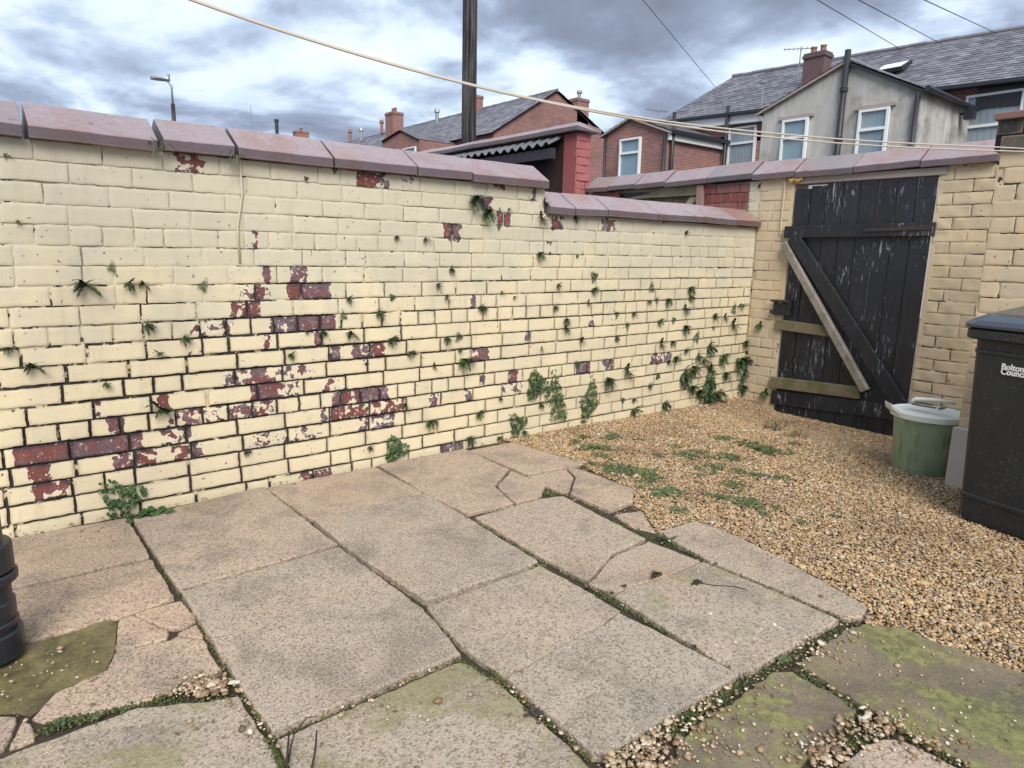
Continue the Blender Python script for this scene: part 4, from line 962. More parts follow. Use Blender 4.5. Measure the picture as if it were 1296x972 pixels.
FP = [(108, 360, 30), (163, 358, 20), (182, 359, 18), (257, 361, 14), (186, 410, 20), (233, 426, 20), (201, 447, 18), (10, 440, 14), (42, 462, 30), (133, 485, 14), (203, 518, 32), (313, 571, 11),
 (8, 196, 9), (24, 281, 9), (141, 338, 12), (441, 377, 16), (496, 376, 12), (478, 395, 16), (434, 399, 12), (445, 422, 18), (496, 428, 18), (368, 448, 14), (408, 419, 13), (388, 421, 9), (565, 427, 14), (580, 426, 14), (589, 455, 26), (581, 442, 10), (520, 445, 12), (513, 513, 14), (545, 533, 20), (607, 523, 13), (555, 359, 15), (566, 376, 11), (610, 388, 14), (549, 464, 11), (468, 565, 12), (571, 341, 9),
 (539, 302, 11), (502, 300, 9), (570, 340, 11), (423, 214, 11), (387, 228, 9), (632, 265, 7), (644, 264, 7), (688, 258, 15), (685, 277, 19), (684, 321, 17), (631, 287, 8), (728, 274, 17), (706, 360, 12), (751, 350, 14), (752, 365, 11), (824, 363, 12), (874, 364, 16), (873, 375, 14), (821, 382, 13), (830, 378, 9), (846, 379, 13), (867, 391, 17), (802, 396, 12), (744, 384, 10), (703, 388, 10), (607, 388, 13), (928, 391, 12), (937, 387, 14), (868, 293, 9), (730, 324, 7), (635, 369, 8), (651, 375, 8),
 (717, 405, 15), (716, 417, 18), (736, 430, 13), (779, 427, 13), (730, 461, 11), (836, 436, 17), (851, 433, 11), (835, 405, 13), (852, 405, 11), (780, 398, 9), (792, 410, 9), (868, 414, 15), (881, 426, 13), (896, 439, 21), (927, 412, 20), (905, 399, 17), (917, 402, 17), (902, 415, 9), (943, 433, 17), (868, 442, 13), (882, 450, 18), (878, 465, 22), (865, 471, 26), (865, 481, 18), (855, 452, 14), (846, 458, 13), (793, 471, 24), (771, 481, 19), (832, 476, 13), (821, 487, 11), (802, 518, 18), (840, 510, 18), (788, 506, 9), (802, 505, 11), (876, 490, 20), (914, 451, 18), (918, 473, 18), (899, 465, 20), (937, 455, 26), (941, 473, 22), (940, 490, 22), (896, 481, 24), (895, 498, 30), (908, 496, 26), (884, 498, 20), (890, 455, 13), (683, 511, 13), (632, 503, 11), (664, 546, 9), (632, 553, 11), (606, 522, 11), (685, 442, 9), (595, 553, 20)]
BIGF = {(42, 462): 'spiky green fern rosette low on the cream wall above the fully bare red bricks', (108, 360): 'broad fern tuft beside an open black joint in upper painted bricks', (203, 518): 'upright pale green fern beside flaking brick with reddish patch', (589, 455): 'tall narrow fern with upright fronds in the wall joint', (895, 498): 'largest dark fern clump at the wall foot beside the gravel', (937, 455): 'dense dark fern in the corner of the two painted walls'}
for x, y, s in FP:
    q = onY(x, y, 0); dist = (q-CAM).dot(FW); sz = s*dist/F_PX*random.uniform(.72, 1.05)
    lab = BIGF.get((x, y)); q.y = -.004
    if lab: put('fern', random.choice(FERN), q, sz, label=lab, cat='fern', group='ferns rooted in the wall')
    elif s >= 17: put('fern', random.choice(FERN), q, sz, ry=random.uniform(-.4, .4), label='bushy green fern rooted in a joint of the cream wall', cat='fern', group='bushy ferns rooted in the wall')
    elif random.random() < .25: put('weed', random.choice(CREEP), q, sz*.42, ry=random.uniform(-.5, .5), label='tiny round-leaved weed in a joint of the cream wall', cat='weed', group='tiny round-leaved weeds in the wall')
    else: put('fern', random.choice(FERN), q, sz, ry=random.uniform(-.5, .5), label='tiny fern sprouting from a joint of the cream wall', cat='fern', group='tiny ferns rooted in the wall')
for x, y, s, l in [(603, 251, 30, 'bushy dark fern hanging just under the tall coping beside a bare purple patch'), (618, 268, 26, 'lower fern hanging over a bare purple patch under the tall coping')]:
    q = onY(x, y, 0); put('fern', FERN[3], (q.x, -.004, q.z), s*(q-CAM).dot(FW)/F_PX*.8, label=l, cat='fern')
for x, y, s, l in [(962, 411, 17, 'single starry fern on the tan wall beside the gate'), (969, 496, 20, 'upright fern at the foot of the tan wall by the gate')]:
    q = onX(x, y, XB); put('fern', FERN[1], (XB-.004, q.y, q.z), s*(q-CAM).dot(FW)/F_PX*.75, rz=-math.pi/2, label=l, cat='fern')
for x, y, s, k, l in [(152, 632, 22, 0, 'round-leaved creeper mound growing at the wall foot by the slab joint'), (500, 568, 15, 1, 'low leafy creeper at the wall foot between two paving slabs'), (678, 487, 16, 1, 'hanging leafy creeper patch over bare grey brick'), (700, 494, 13, 2, 'long trailing creeper strand beside the leafy patch'), (706, 516, 12, 2, 'lower end of the trailing creeper near the wall foot'), (742, 515, 13, 0, 'leafy creeper tuft just above the gravel at the wall foot'), (748, 492, 9, 2, 'slim creeper tuft above another on the wall'), (653, 537, 12, 0, 'small creeper tuft at the wall foot where gravel begins'), (895, 493, 17, 2, 'leafy creeper mixed in the fern clump at wall foot'), (942, 480, 14, 2, 'dark creeper column in the wall corner')]:
    q = onY(x, y, 0); put('creeper', CREEP[k], (q.x, -.006, max(q.z, .03)), s*(q-CAM).dot(FW)/F_PX, label=l, cat='creeper', rz=random.uniform(-.1, .1))
q = onY(175, 650, -.02); put('creeper', creeper_mesh(9, 60, .45, wall=False), (q.x+.02, -.10, .0), .10, label='flat leafy creeper spreading over the slab joint below the creeper mound', cat='creeper')
# grass under the coping
for x, y in ((200, 183), (298, 195)):
    q = onY(x, y, -.03); mb = MB(); r = random.Random(x)
    for k in range(16): frond(mb, (0, 0, 0), (r.uniform(-1, 1), -r.uniform(.3, 1), r.uniform(-.5, 1)), r.uniform(.05, .11), .0022, r.uniform(.5, 2.4), 5, False)
    me = bpy.data.meshes.new('grass_tuft'); me.from_pydata(mb.v, [], mb.f); me.materials.append(M_DRY)
    put('grass_tuft', me, q, 1.0, label='wispy grass tuft sprouting from an open coping joint', cat='grass', group='grass tufts in the coping joints')
# weeds in the gravel
WEED = [creeper_mesh(s, n, a, M_WEED, False, lf, .12) for s, n, a, lf in ((21, 230, .8, .062), (22, 260, .6, .06), (23, 200, 1.0, .065), (24, 300, .9, .055))]
WP = [(784, 541, 22), (728, 559, 13), (753, 566, 28), (737, 552, 13), (775, 552, 22), (750, 586, 13), (787, 593, 32), (809, 598, 30), (825, 605, 22), (914, 551, 18), (870, 573, 26), (898, 577, 13), (925, 577, 24), (903, 590, 18), (964, 565, 34), (842, 623, 30), (859, 645, 18), (809, 615, 11), (967, 601, 22), (928, 612, 22), (914, 629, 18), (950, 637, 30), (898, 625, 13), (853, 563, 12), (990, 603, 16), (1015, 660, 12), (1055, 652, 12), (760, 575, 16), (938, 595, 16), (880, 600, 12), (700, 575, 9), (1090, 690, 8), (835, 575, 12)]
rw_ = random.Random(77)
for _ in range(26): WP.append((rw_.uniform(720, 1010), rw_.uniform(545, 650), rw_.uniform(6, 13)))
WP = [w for w in WP if w[1] > 545+.0*w[0] and not (w[0] < 840 and w[1] > 560+(w[0]-640)*.38)]
for x, y, s in WP:
    q = onZ(x, y); q.z = gz(q.x, q.y)-.004; d = (q-CAM).dot(FW)
    put('weed', random.choice(WEED), q, s*d/F_PX*1.05, rz=random.uniform(0, 6.28), sz=s*d/F_PX*.6, label='flat green weed mat growing through the gravel', cat='weed', group='weed mats in the gravel')
for x, y, s, l in [(1005, 545, 34, 'straggly dry grass clump in the gravel before the gate'), (978, 535, 20, 'dark woody weed stump in the gravel near the gate')]:
    q = onZ(x, y); mb = MB(); r = random.Random(x); q.z = gz(q.x, q.y)
    for k in range(46): a = r.uniform(0, 6.28); frond(mb, (r.uniform(-.12, .12), r.uniform(-.06, .06), 0), (math.cos(a), math.sin(a), r.uniform(.3, 1.4)), r.uniform(.04, .13), .003, r.uniform(.5, 2), 5, False)
    me = bpy.data.meshes.new('grass_clump'); me.from_pydata(mb.v, [], mb.f); me.materials.append(M_DRY if s > 30 else M_FERN); put('grass_clump', me, q, 1.0, label=l, cat='grass')
GF = [fern_mesh(s, nf, False) for s, nf in ((31, 12), (32, 18))]
for x, y, s, k, l in [(525, 768, 16, 'g', 'small grassy weed where four slabs meet'), (845, 684, 22, 'g', 'spiky grass tuft in the joint by the broken slab corner'), (565, 801, 7, 'c', 'tiny green weed in a long slab joint'), (430, 692, 7, 'c', 'tiny green sprout at the slab corner joint'), (680, 716, 12, 'c', 'small clover weed at the corner of two slabs'), (992, 834, 15, 'c', 'bright green leafy weed beside the mossy flagstone'), (225, 873, 13, 'c', 'bright green weed in the gravel pocket between broken slabs'), (75, 914, 18, 'c', 'creeping green weed along the joint below the puddle'), (122, 908, 12, 'c', 'green weed trailing along the lower slab joint'), (158, 896, 10, 'c', 'small leafy weed further along the lower slab joint'), (677, 902, 22, 'r', 'reddish rosette weed in the joint beside the raised slab'), (880, 818, 11, 'r', 'dark mossy weed clump in the long slab joint'), (745, 680, 5, 'c', 'minute weed in a slab joint'), (500, 899, 5, 'c', 'minute weed by the scattered pebbles'), (1085, 790, 12, 'r', 'dark weed mat at the flagstone corner by gravel'), (1118, 905, 10, 'r', 'dark weed between flagstone and pebbles')]:
    q = onZ(x, y); q.z = -.004; d = (q-CAM).dot(FW)
    me = GF[0] if k == 'g' else creeper_mesh(x, 80, .7, {'c': M_WEED, 'r': M_RWEED}[k], False, .12, .4)
    put('weed', me, q, s*d/F_PX*(.8 if k == 'g' else .9), rz=random.uniform(0, 6), label=l, cat='weed')
# moss in the joints
mb = MB(); r = random.Random(5)
def moss_line(a, b, n, sp, sz=.0034):
    for _ in range(int(n*.8)):
        k = r.random(); q = onZ(a[0]+(b[0]-a[0])*k+r.gauss(0, sp), a[1]+(b[1]-a[1])*k+r.gauss(0, sp*.6)); s = sz*r.uniform(.5, 1.6); o = len(mb.v); th = r.uniform(0, 6.28)
        z = r.uniform(-.014, -.004)
        for j in range(4): mb.v.append((q.x+s*math.cos(th+j*1.57), q.y+s*math.sin(th+j*1.57), z))
        mb.v.append((q.x, q.y, z+s*r.uniform(.7, 1.4)))
        for j in range(4): mb.f.append((o+j, o+(j+1) % 4, o+4))
for a in [((830, 678), (978, 742), 500, 2), ((985, 742), (1065, 783), 200, 1.6), ((743, 738), (800, 772), 320, 3), ((800, 772), (935, 857), 260, 2), ((536, 768), (640, 862), 300, 2), ((640, 862), (748, 958), 420, 2.4), ((940, 858), (860, 905), 800, 6), ((870, 900), (775, 958), 500, 5), ((594, 654), (743, 737), 300, 1.8), ((350, 932), (580, 833), 160, 2), ((228, 750), (428, 693), 120, 1.6), ((336, 620), (430, 692), 100, 1.5), ((432, 695), (532, 770), 100, 1.5), ((1004, 843), (1088, 893), 350, 4), ((1090, 893), (1222, 968), 300, 5), ((965, 850), (1065, 792), 420, 5), ((300, 865), (345, 932), 150, 2), ((196, 705), (300, 865), 200, 2.2), ((60, 912), (176, 890), 240, 3), ((176, 890), (282, 852), 200, 3), ((1050, 942), (1086, 900), 200, 4), ((700, 613), (825, 682), 220, 3), ((875, 738), (945, 746), 90, 1.2), ((820, 730), (838, 724), 90, 4), ((172, 655), (660, 553), 300, 4), ((42, 925), (110, 905), 220, 5), ((180, 889), (300, 878), 200, 5), ((335, 932), (362, 978), 420, 5), ((575, 832), (640, 868), 420, 3), ((690, 622), (715, 626), 120, 3), ((1040, 955), (1110, 925), 400, 5), ((930, 868), (850, 930), 500, 7)]:
    moss_line(*a)
o = mb.build('moss', M_MOSS, fix=False); tag(o, 'dark green moss filling the joints between slabs', 'moss', kind='stuff')
# cracks across the big slab and a few twigs
for n_, pts in enumerate([[(365, 965), (368, 945), (372, 930), (388, 908), (402, 907)], [(394, 975), (399, 950), (401, 925)], [(362, 985), (364, 950), (366, 925)]]):
    P = [onZ(x, y, .02*i+.004) for i, (x, y) in enumerate(pts)]
    mb = MB(); mb.tube(P, [.0028, .0025, .002, .0015, .001][:len(P)], 6); tag(mb.build('twig', M_TWIG, smooth=True), ['bent bare twig with a forked tip on the mossy slab', 'short straight twig standing beside the bent twig', 'thin stalk rising from the slab joint by the twigs'][n_], 'twig')
for n_, (x, y, s) in enumerate([(830, 729, 10), (882, 738, 9), (774, 751, 4), (790, 742, 4)]):
    q = onZ(x, y, .004); d = (q-CAM).dot(FW); tag(put('moss_clump', creeper_mesh(60+n_, 60, .6, M_SOIL, False, .2, .5), q, s*d/F_PX), ['dark crumbly moss clump on the cracked slab', 'dark moss clump at the start of a thin crack', 'crumb of dark moss by the slab corner', 'second crumb of dark moss near the slab corner'][n_], 'moss')
mb = MB()
for (x, y), (x2, y2) in [((886, 738), (905, 741)), ((905, 741), (928, 742)), ((928, 742), (945, 746))]:
    a, b = onZ(x, y, .0052), onZ(x2, y2, .0052); mb.bar(a, b, .0045, .0016)
o = mb.build('slab_crack', M_SOIL, patio)

# ------------------------------------------------------------------ washing line
nrm = Vector((1.4, 4.7, 0)).normalized(); dd = nrm.dot(Vector((-.5, -1.1, 0)))
def onP(x, y): v = ray(x, y); return CAM+v*((dd-nrm.dot(Vector((CAM.x, CAM.y, 0))))/nrm.dot(Vector((v.x, v.y, 0))))
PL = [onP(*q) for q in [(240, 0), (480, 78), (585, 102), (700, 130), (760, 147), (900, 165), (1100, 183), (1296, 192)]]
co = np.polyfit([q.x for q in PL], [q.z for q in PL], 3)
mb = MB()
for k in range(2):
    pts = []
    for x in np.linspace(-.6, 4.2, 70):
        y = (dd-nrm.x*x)/nrm.y; pts.append((x, y+.004*k, float(np.polyval(co, x))+(.004+.012*ss(1.3, 2.6, x)*ss(4.2, 3.4, x) if k else 0)))
    mb.tube(pts, .0031, 6)
tag(mb.build('washing_line', M_ROPE, smooth=True), 'pale doubled washing line sagging across the yard', 'washing line')

# ------------------------------------------------------------------ pole, wires, street lamp
q = onX(593, 175, 6.4); tp = thing('telegraph_pole', (q.x, q.y, -.2), 'tall dark wooden telegraph pole behind the corrugated outhouse', 'pole')
MB().tube([(q.x, q.y, -.3), (q.x, q.y, 4), (q.x, q.y, 8.6)], [.118, .108, .095], 20).build('pole', M_POLE, tp, smooth=True)
for z in (7.9, 8.2): MB().tube([(q.x-.3, q.y, z), (q.x+.3, q.y, z)], .03, 8).build('step_iron', M_IRON, tp)
MB().tube([(q.x+.07, q.y-.09, 0), (q.x+.065, q.y-.085, 8)], .012, 6).build('cable', M_WIRE, tp)
WR = [((812, -2), (905, 110), 22, 'thin telephone wire running down to the slate roof verge'), ((1033, -1), (1146, 66), 24, 'thin wire meeting the roof ridge behind the rendered gable'), ((1085, -1), (1196, 58), 24, 'thin wire meeting the ridge further along the slate roof'), ((1168, -1), (1263, 43), 24, 'thin wire meeting the ridge near the roof end')]
for a, b, X, l in WR:
    P1 = onX(*b, X+1.6); P0 = onX(a[0], a[1], 14); d_ = (P0-P1); P00 = P1+d_*1.8
    pts = [P1.lerp(P00, k/16)-Vector((0, 0, .25*math.sin(math.pi*k/16)*0)) for k in range(17)]
    tag(MB().tube(pts, .009, 5).build('overhead_wire', M_WIRE), l, 'wire', 'overhead wires')
q = onZ(217, 107, 5.5); lp_ = thing('street_lamp', (q.x, q.y, -.2), 'grey street lamp column with flat lantern above the wall', 'street lamp')
MB().tube([(q.x, q.y, -.3), (q.x, q.y, 5.0)], [.075, .055], 12).build('column', M_POLE, lp_, smooth=True)
MB().tube([(q.x, q.y, 4.95), (q.x, q.y, 5.45), (q.x-.10, q.y+.08, 5.62), (q.x-.2, q.y+.14, 5.66)], .028, 8).build('arm', M_STEEL, lp_, smooth=True)
h = MB(); L = []
for k in range(7):
    f_ = k/6; w_ = .02+.10*math.sin(math.pi*(.15+.8*f_)); c_ = Vector((q.x, q.y, 5.62))+Vector((-.76, .56, .06)).normalized()*(.05+.5*f_)
    sdv = Vector((.56, .76, 0)); L.append([tuple(c_+sdv*w_*a+Vector((0, 0, b))) for a, b in ((-1, 0), (-.7, .05), (.7, .05), (1, 0), (.6, -.045), (-.6, -.045))])
loft(h, L); h.build('lantern', M_STEEL, lp_, smooth=False)
MB().lathe([(.001, .09), (.03, .085), (.035, 0), (.001, 0)], (q.x-.05, q.y+.03, 5.68), 10).build('photocell', M_STEEL, lp_)

# ------------------------------------------------------------------ houses across the lane
def slates(parent, A, B, C, D, name='slates', w=.26, e=.20):
    """A,B eave ends, C,D ridge ends above A and B"""
    A, B, C, D = map(Vector, (A, B, C, D)); mb = MB(); nr = max(2, int((C-A).length/e)); nrmv = (B-A).cross(C-A).normalized()
    if nrmv.z < 0: nrmv = -nrmv
    for r_ in range(nr):
        a, b = A.lerp(C, r_/nr), B.lerp(D, r_/nr); a2, b2 = A.lerp(C, min(1, (r_+1.25)/nr)), B.lerp(D, min(1, (r_+1.25)/nr)); L_ = (b-a).length; n_ = max(1, int(L_/w)); off = .5*(r_ % 2)
        for k in range(n_+1):
            s0, s1 = max(0, (k-off)/n_), min(1, (k+1-off)/n_-.04/n_)
            if s1-s0 < .1/n_: continue
            l0 = .016+random.uniform(0, .010); l1 = random.uniform(.0, .003); sh = random.uniform(-.012, .012); dv = (a-a2).normalized()*sh
            P = [a.lerp(b, s0)+nrmv*l0+dv, a.lerp(b, s1)+nrmv*(l0+random.uniform(-.003, .003))+dv, a2.lerp(b2, s1)+nrmv*l1, a2.lerp(b2, s0)+nrmv*l1]
            mb.add([*P, P[0]-nrmv*.016, P[1]-nrmv*.016], [(0, 1, 2, 3), (0, 4, 5, 1)])
    o = mb.build(name, M_SLATE, parent, fix=False); o['kind'] = 'stuff'
    # deck under the slates and ridge tiles
    MB().add([A-nrmv*.05, B-nrmv*.05, D-nrmv*.05, C-nrmv*.05], [(0, 1, 2, 3)]).build('roof_deck', M_DARK, parent, fix=False)
    return o
def ridge(parent, C, D, mat=None):
    C, D = Vector(C), Vector(D); n_ = max(2, int((D-C).length/.45))
    for k in range(n_):
        a, b = C.lerp(D, k/n_), C.lerp(D, (k+.97)/n_); z = Vector((0, 0, random.uniform(.03, .05)))
        MB().tube([a+z, b+z], .085, 7).build('ridge_tile', mat or M_SLATE, parent)
def window(parent, plane, c, w, h, split=.36, curtain=False):
    """plane 'X': faces -x; c = centre point"""
    x, y, z = c; x -= .055
    f_ = MB(); t_ = .06
    f_.box(x-.05, x+.05, y-w/2, y-w/2+t_, z-h/2, z+h/2); f_.box(x-.05, x+.05, y+w/2-t_, y+w/2, z-h/2, z+h/2)
    f_.box(x-.048, x+.048, y-w/2+t_, y+w/2-t_, z-h/2, z-h/2+t_); f_.box(x-.048, x+.048, y-w/2+t_, y+w/2-t_, z+h/2-t_, z+h/2)
    f_.box(x-.048, x+.048, y-w/2+t_, y+w/2-t_, z+h/2-h*split-.04, z+h/2-h*split+.03)
    wd = f_.build('window', M_WHITE, parent)
    MB().box(x+.0, x+.012, y-w/2+t_, y+w/2-t_, z-h/2+t_, z+h/2-h*split-.04).build('pane', M_GLASS, wd)
    MB().box(x+.0, x+.012, y-w/2+t_, y+w/2-t_, z+h/2-h*split+.03, z+h/2-t_).build('pane', M_GLASS, wd)
    MB().box(x-.09, x+.05, y-w/2-.05, y+w/2+.05, z-h/2-.08, z-h/2-.001).build('sill', M_LINTEL, wd)
    MB().box(x+.040, x+.052, y-w/2+.01, y+w/2-.01, z-h/2+.01, z+h/2-.01).build('blind', M_BLIND if curtain != 2 else M_DARK, wd)
    if curtain:
        mb = MB(); n_ = 50
        for k in range(n_+1):
            yy = y+w/2-(w*(.55 if curtain == 1 else 1))*k/n_; xx = x+.030+.010*math.sin(k*1.1)
            mb.v += [(xx, yy, z-h/2), (xx, yy, z+h/2)]
        mb.f = [(2*k, 2*k+1, 2*k+3, 2*k+2) for k in range(n_)]
        mb.build('curtain', M_CURT, wd, smooth=True)
    return wd
def gable_wall(x, ya, za, yb, zb, yc, zc, depth, zfloor=-.3):      # faces -x, left eave a, apex b, right eave c
    mb = MB(); P = [(x, ya, zfloor), (x, yc, zfloor), (x, yc, zc), (x, yb, zb), (x, ya, za)]
    return mb.prism(P, (depth, 0, 0))

# terrace with the slate roof
XT = 21.0; XRg = 25.2
Yr0 = onX(1168, 112, 18).y
e1, e2 = onX(841, 152, XT), onX(967, 134, XT)
r1, r2 = onX(925, 98, XRg), onX(1296, 40, XRg)
YL = (e1.y+r1.y)/2; YE = -14.0; ga_y = onX(966, 141, 18).y+1.2
ze = lambda y: e1.z+(e2.z-e1.z)*0.5*(y-e1.y)/(e2.y-e1.y)
zr = lambda y: r1.z+(r2.z-r1.z)*(y-r1.y)/(r2.y-r1.y)
ZE = e2.z-.02; 
th_ = thing('terraced_house', (XT+3, 2, -.3), 'brick terrace with long grey slate roof behind the rendered gable', 'house')
MB().box(XT+.15, XRg+4, YE, YL, -.3, ZE-.75).build('wall', M_HBRICK, th_)
MB().prism([(XT+.15, YL-.01, ZE-.1), (XRg+4, YL-.01, ZE-.1), (XRg, YL-.01, zr(YL)-.06)], (0, -.2, 0)).build('gable', M_HBRICK, th_)
SLP = .035; zr = lambda y: r1.z+SLP*(y-r1.y); zeav = lambda y: e1.z-.05+SLP*(y-YL)
slates(th_, (XT-.15, YE, zeav(YE)), (XT-.15, YL, zeav(YL)), (XRg, YE, zr(YE)), (XRg, YL, zr(YL)), w=.30, e=.21)
slates(th_, (XRg+4.3, YE, zeav(YE)), (XRg+4.3, YL, zeav(YL)), (XRg, YE, zr(YE)), (XRg, YL, zr(YL)), w=.6, e=.5)
ridge(th_, (XRg, YL, zr(YL)-.02), (XRg, YE, zr(YE)-.02))
MB().bar((XT-.2, YE, zeav(YE)-.05), (XT-.2, YL, zeav(YL)-.05), .13, .11).build('gutter', M_BPIPE, th_, bevel=.02)
MB().hexa([(XT-.1, ga_y, zeav(ga_y)-.36), (XT+.14, ga_y, zeav(ga_y)-.36), (XT+.14, YL-.02, zeav(YL)-.36), (XT-.1, YL-.02, zeav(YL)-.36), (XT-.1, ga_y, zeav(ga_y)-.1), (XT+.14, ga_y, zeav(ga_y)-.1), (XT+.14, YL-.02, zeav(YL)-.1), (XT-.1, YL-.02, zeav(YL)-.1)]).build('fascia', M_WHITE, th_)
MB().hexa([(XT+.15, YE, 5.0), (XT+.4, YE, 5.0), (XT+.4, YL-.02, 5.0), (XT+.15, YL-.02, 5.0), (XT+.15, YE, zeav(YE)-.06), (XT+.4, YE, zeav(YE)-.06), (XT+.4, YL-.02, zeav(YL)-.06), (XT+.15, YL-.02, zeav(YL)-.06)]).build('upper_wall', M_HBRICK, th_)
w_ = onX(940, 185, XT+.15); window(th_, 'X', (XT+.14, w_.y, w_.z-.25), 1.05, 1.75, .30, curtain=2)
w_ = onX(1256, 155, XT+.15); window(th_, 'X', (XT+.14, w_.y, w_.z-.15), 1.30, 1.75, .45, curtain=2)
for yy in (-3.5, -7.0): window(th_, 'X', (XT+.14, yy, 4.4), 1.1, 1.5, .4, curtain=2)
# dark band of boarding under the eave at the right
MB().hexa([(XT+.06, YE, zeav(YE)-.62), (XT+.148, YE, zeav(YE)-.62), (XT+.148, Yr0-.1, zeav(Yr0)-.62), (XT+.06, Yr0-.1, zeav(Yr0)-.62), (XT+.06, YE, zeav(YE)-.1), (XT+.148, YE, zeav(YE)-.1), (XT+.148, Yr0-.1, zeav(Yr0)-.1), (XT+.06, Yr0-.1, zeav(Yr0)-.1)]).build('eave_boarding', M_BPIPE, th_)
# roof light
rl = onX(1130, 90, XT+1.7); a_ = math.atan2(zr(5)-ZE, XRg-XT)
mb = MB(); mb.box(-.35, .35, -.42, .42, .05, .16); ca, sa = math.cos(-a_), math.sin(-a_)
mb.v = [(rl.x+x*ca+z*sa, rl.y+y, rl.z-x*sa+z*ca) for x, y, z in mb.v]; sk = mb.build('roof_light', M_BPIPE, th_)
mb = MB(); mb.box(-.28, .28, -.35, .35, .16, .165); mb.v = [(rl.x+x*ca+z*sa, rl.y+y, rl.z-x*sa+z*ca) for x, y, z in mb.v]; mb.build('pane', M_WHITE, sk)

def chimney(parent, x, y, w, d, z0, z1, pots=2, mat=None, pot_h=.3):
    mb = MB(); mb.box(x-d/2, x+d/2, y-w/2, y+w/2, z0, z1-.16); mb.box(x-d/2-.04, x+d/2+.04, y-w/2-.04, y+w/2+.04, z1-.159, z1-.07); mb.box(x-d/2-.01, x+d/2+.01, y-w/2-.01, y+w/2+.01, z1-.069, z1)
    c_ = mb.build('chimney', mat or M_HBRICK, parent)
    for k in range(pots):
        yy = y+(k-(pots-1)/2)*.32
        MB().lathe([(.12, 0), (.10, .04), (.085, pot_h-.05), (.105, pot_h-.03), (.105, pot_h), (.07, pot_h), (.06, .1)], (x, yy, z1), 12).build('pot', M_TERRA, c_, smooth=True)
    return c_
M_TERRA = plain('terracotta_pot', (.27, .15, .12), .8, .3)
c0 = onX(1034, 85, 22.6)
chimney(th_, 22.6, c0.y, .70, .5, 5.6, onX(1034, 68, 22.6).z, 2, plain('sooty_chimney_brick', (.15, .10, .11), .9, .2, .5, var=.6, sc=9), .22)
def aerial(name, base, top, label, yaw=.3, boom=.9):
    t_ = thing(name, base, label, 'aerial'); base = Vector(base); tz = base.z+top
    MB().tube([base, (base.x, base.y, tz)], .022, 6).build('mast', M_STEEL, t_)
    dx, dy = math.cos(yaw), math.sin(yaw); c_ = Vector((base.x, base.y, tz-.05))
    b_ = MB().tube([c_-Vector((dx, dy, 0))*boom*.4, c_+Vector((dx, dy, 0))*boom*.6], .015, 6).build('boom', M_STEEL, t_)
    mb = MB()
    for k in range(7):
        p_ = c_+Vector((dx, dy, 0))*boom*(-.35+.15*k); hh = .26-.02*k; mb.tube([p_-Vector((-dy, dx, 0))*hh, p_+Vector((-dy, dx, 0))*hh], .008, 4)
    mb.build('elements', M_STEEL, t_)
    return t_
q = onX(1012, 80, 22.4); aerial('television_aerial', (q.x, q.y, q.z-.5), 1.0, 'television aerial on the brick chimney beside the rendered gable', 2.2)
q = onX(965, 140, 20.8); aerial('television_aerial', (q.x, q.y+.05, q.z-.3), 1.2, 'bare thin aerial mast at the roof eave beside the rendered wall', 1.2, .3)

# grey rendered outrigger
ga, gb, gc = onX(966, 141, 18), onX(1072, 78, 18), onX(1168, 113, 18)
gr = thing('rendered_house', (19.5, 5.9, -.3), 'grey stained rendered house wing with a pitched gable and two white windows', 'house')
gable_wall(18, ga.y, ga.z, gb.y, gb.z, gc.y, gc.z, 3.2).build('wall', M_RENDER, gr)
for (a, b, nm) in ((ga, gb, 0), (gc, gb, 1)):
    sl = Vector((0, a.y-b.y, a.z-b.z)).normalized()*.18
    A = Vector((17.93, a.y, a.z+.03))+sl; B = Vector((21.3, a.y, a.z+.03))+sl; C = Vector((17.93, b.y, b.z+.03)); D = Vector((22.6, b.y, b.z+.03))
    slates(gr, A, B, C, D, w=.28, e=.22)
    MB().bar(A-Vector((.0, 0, .06)), C-Vector((0, 0, .06)), .05, .09, (1, 0, 0)).build('verge', M_BPIPE if nm else M_LINTEL, gr)
ridge(gr, (17.93, gb.y, gb.z), (22.6, gb.y, gb.z))
MB().tube([(17.85, gc.y-.16, gc.z-.02), (21.0, gc.y-.16, gc.z-.06)], .07, 8).build('gutter', M_BPIPE, gr)
MB().tube([(17.9, gb.y-.05, gb.z+.25), (17.9, gb.y-.05, 0)], .075, 10).build('soil_pipe', M_BPIPE, gr, smooth=True)
for z in (4.2, 5.4): MB().lathe([(.076, -.06), (.1, -.05), (.1, .05), (.076, .06)], (17.9, gb.y-.05, z), 10).build('pipe_collar', M_BPIPE, gr)
MB().tube([(17.92, gc.y+.06, gc.z-.1), (17.92, gc.y+.06, 0)], .055, 8).build('downpipe', M_BPIPE, gr, smooth=True)
for (xa, ya, xb, cur) in ((993, 151, 1025, 0), (1090, 138, 1128, 1)):
    a, b = onX(xa, ya, 18), onX(xb, ya, 18); w_ = abs(a.y-b.y); top = (a.z+b.z)/2
    window(gr, 'X', (17.995, (a.y+b.y)/2, top-.72), w_, 1.45, .33, curtain=cur)
    MB().box(17.93, 18.01, b.y-.12, a.y+.12, top+.02, top+.10).build('drip_mould', M_LINTEL, gr)
q = onX(1220, 142, 20.5); mb = MB(); mb.box(20.3, 20.5, Yr0-.35, Yr0-.12, 4.75, 4.95); mb.tube([(20.4, Yr0, 4.9), (20.4, Yr0-.2, 4.9)], .03, 6); mb.build('floodlight', M_BPIPE, gr)

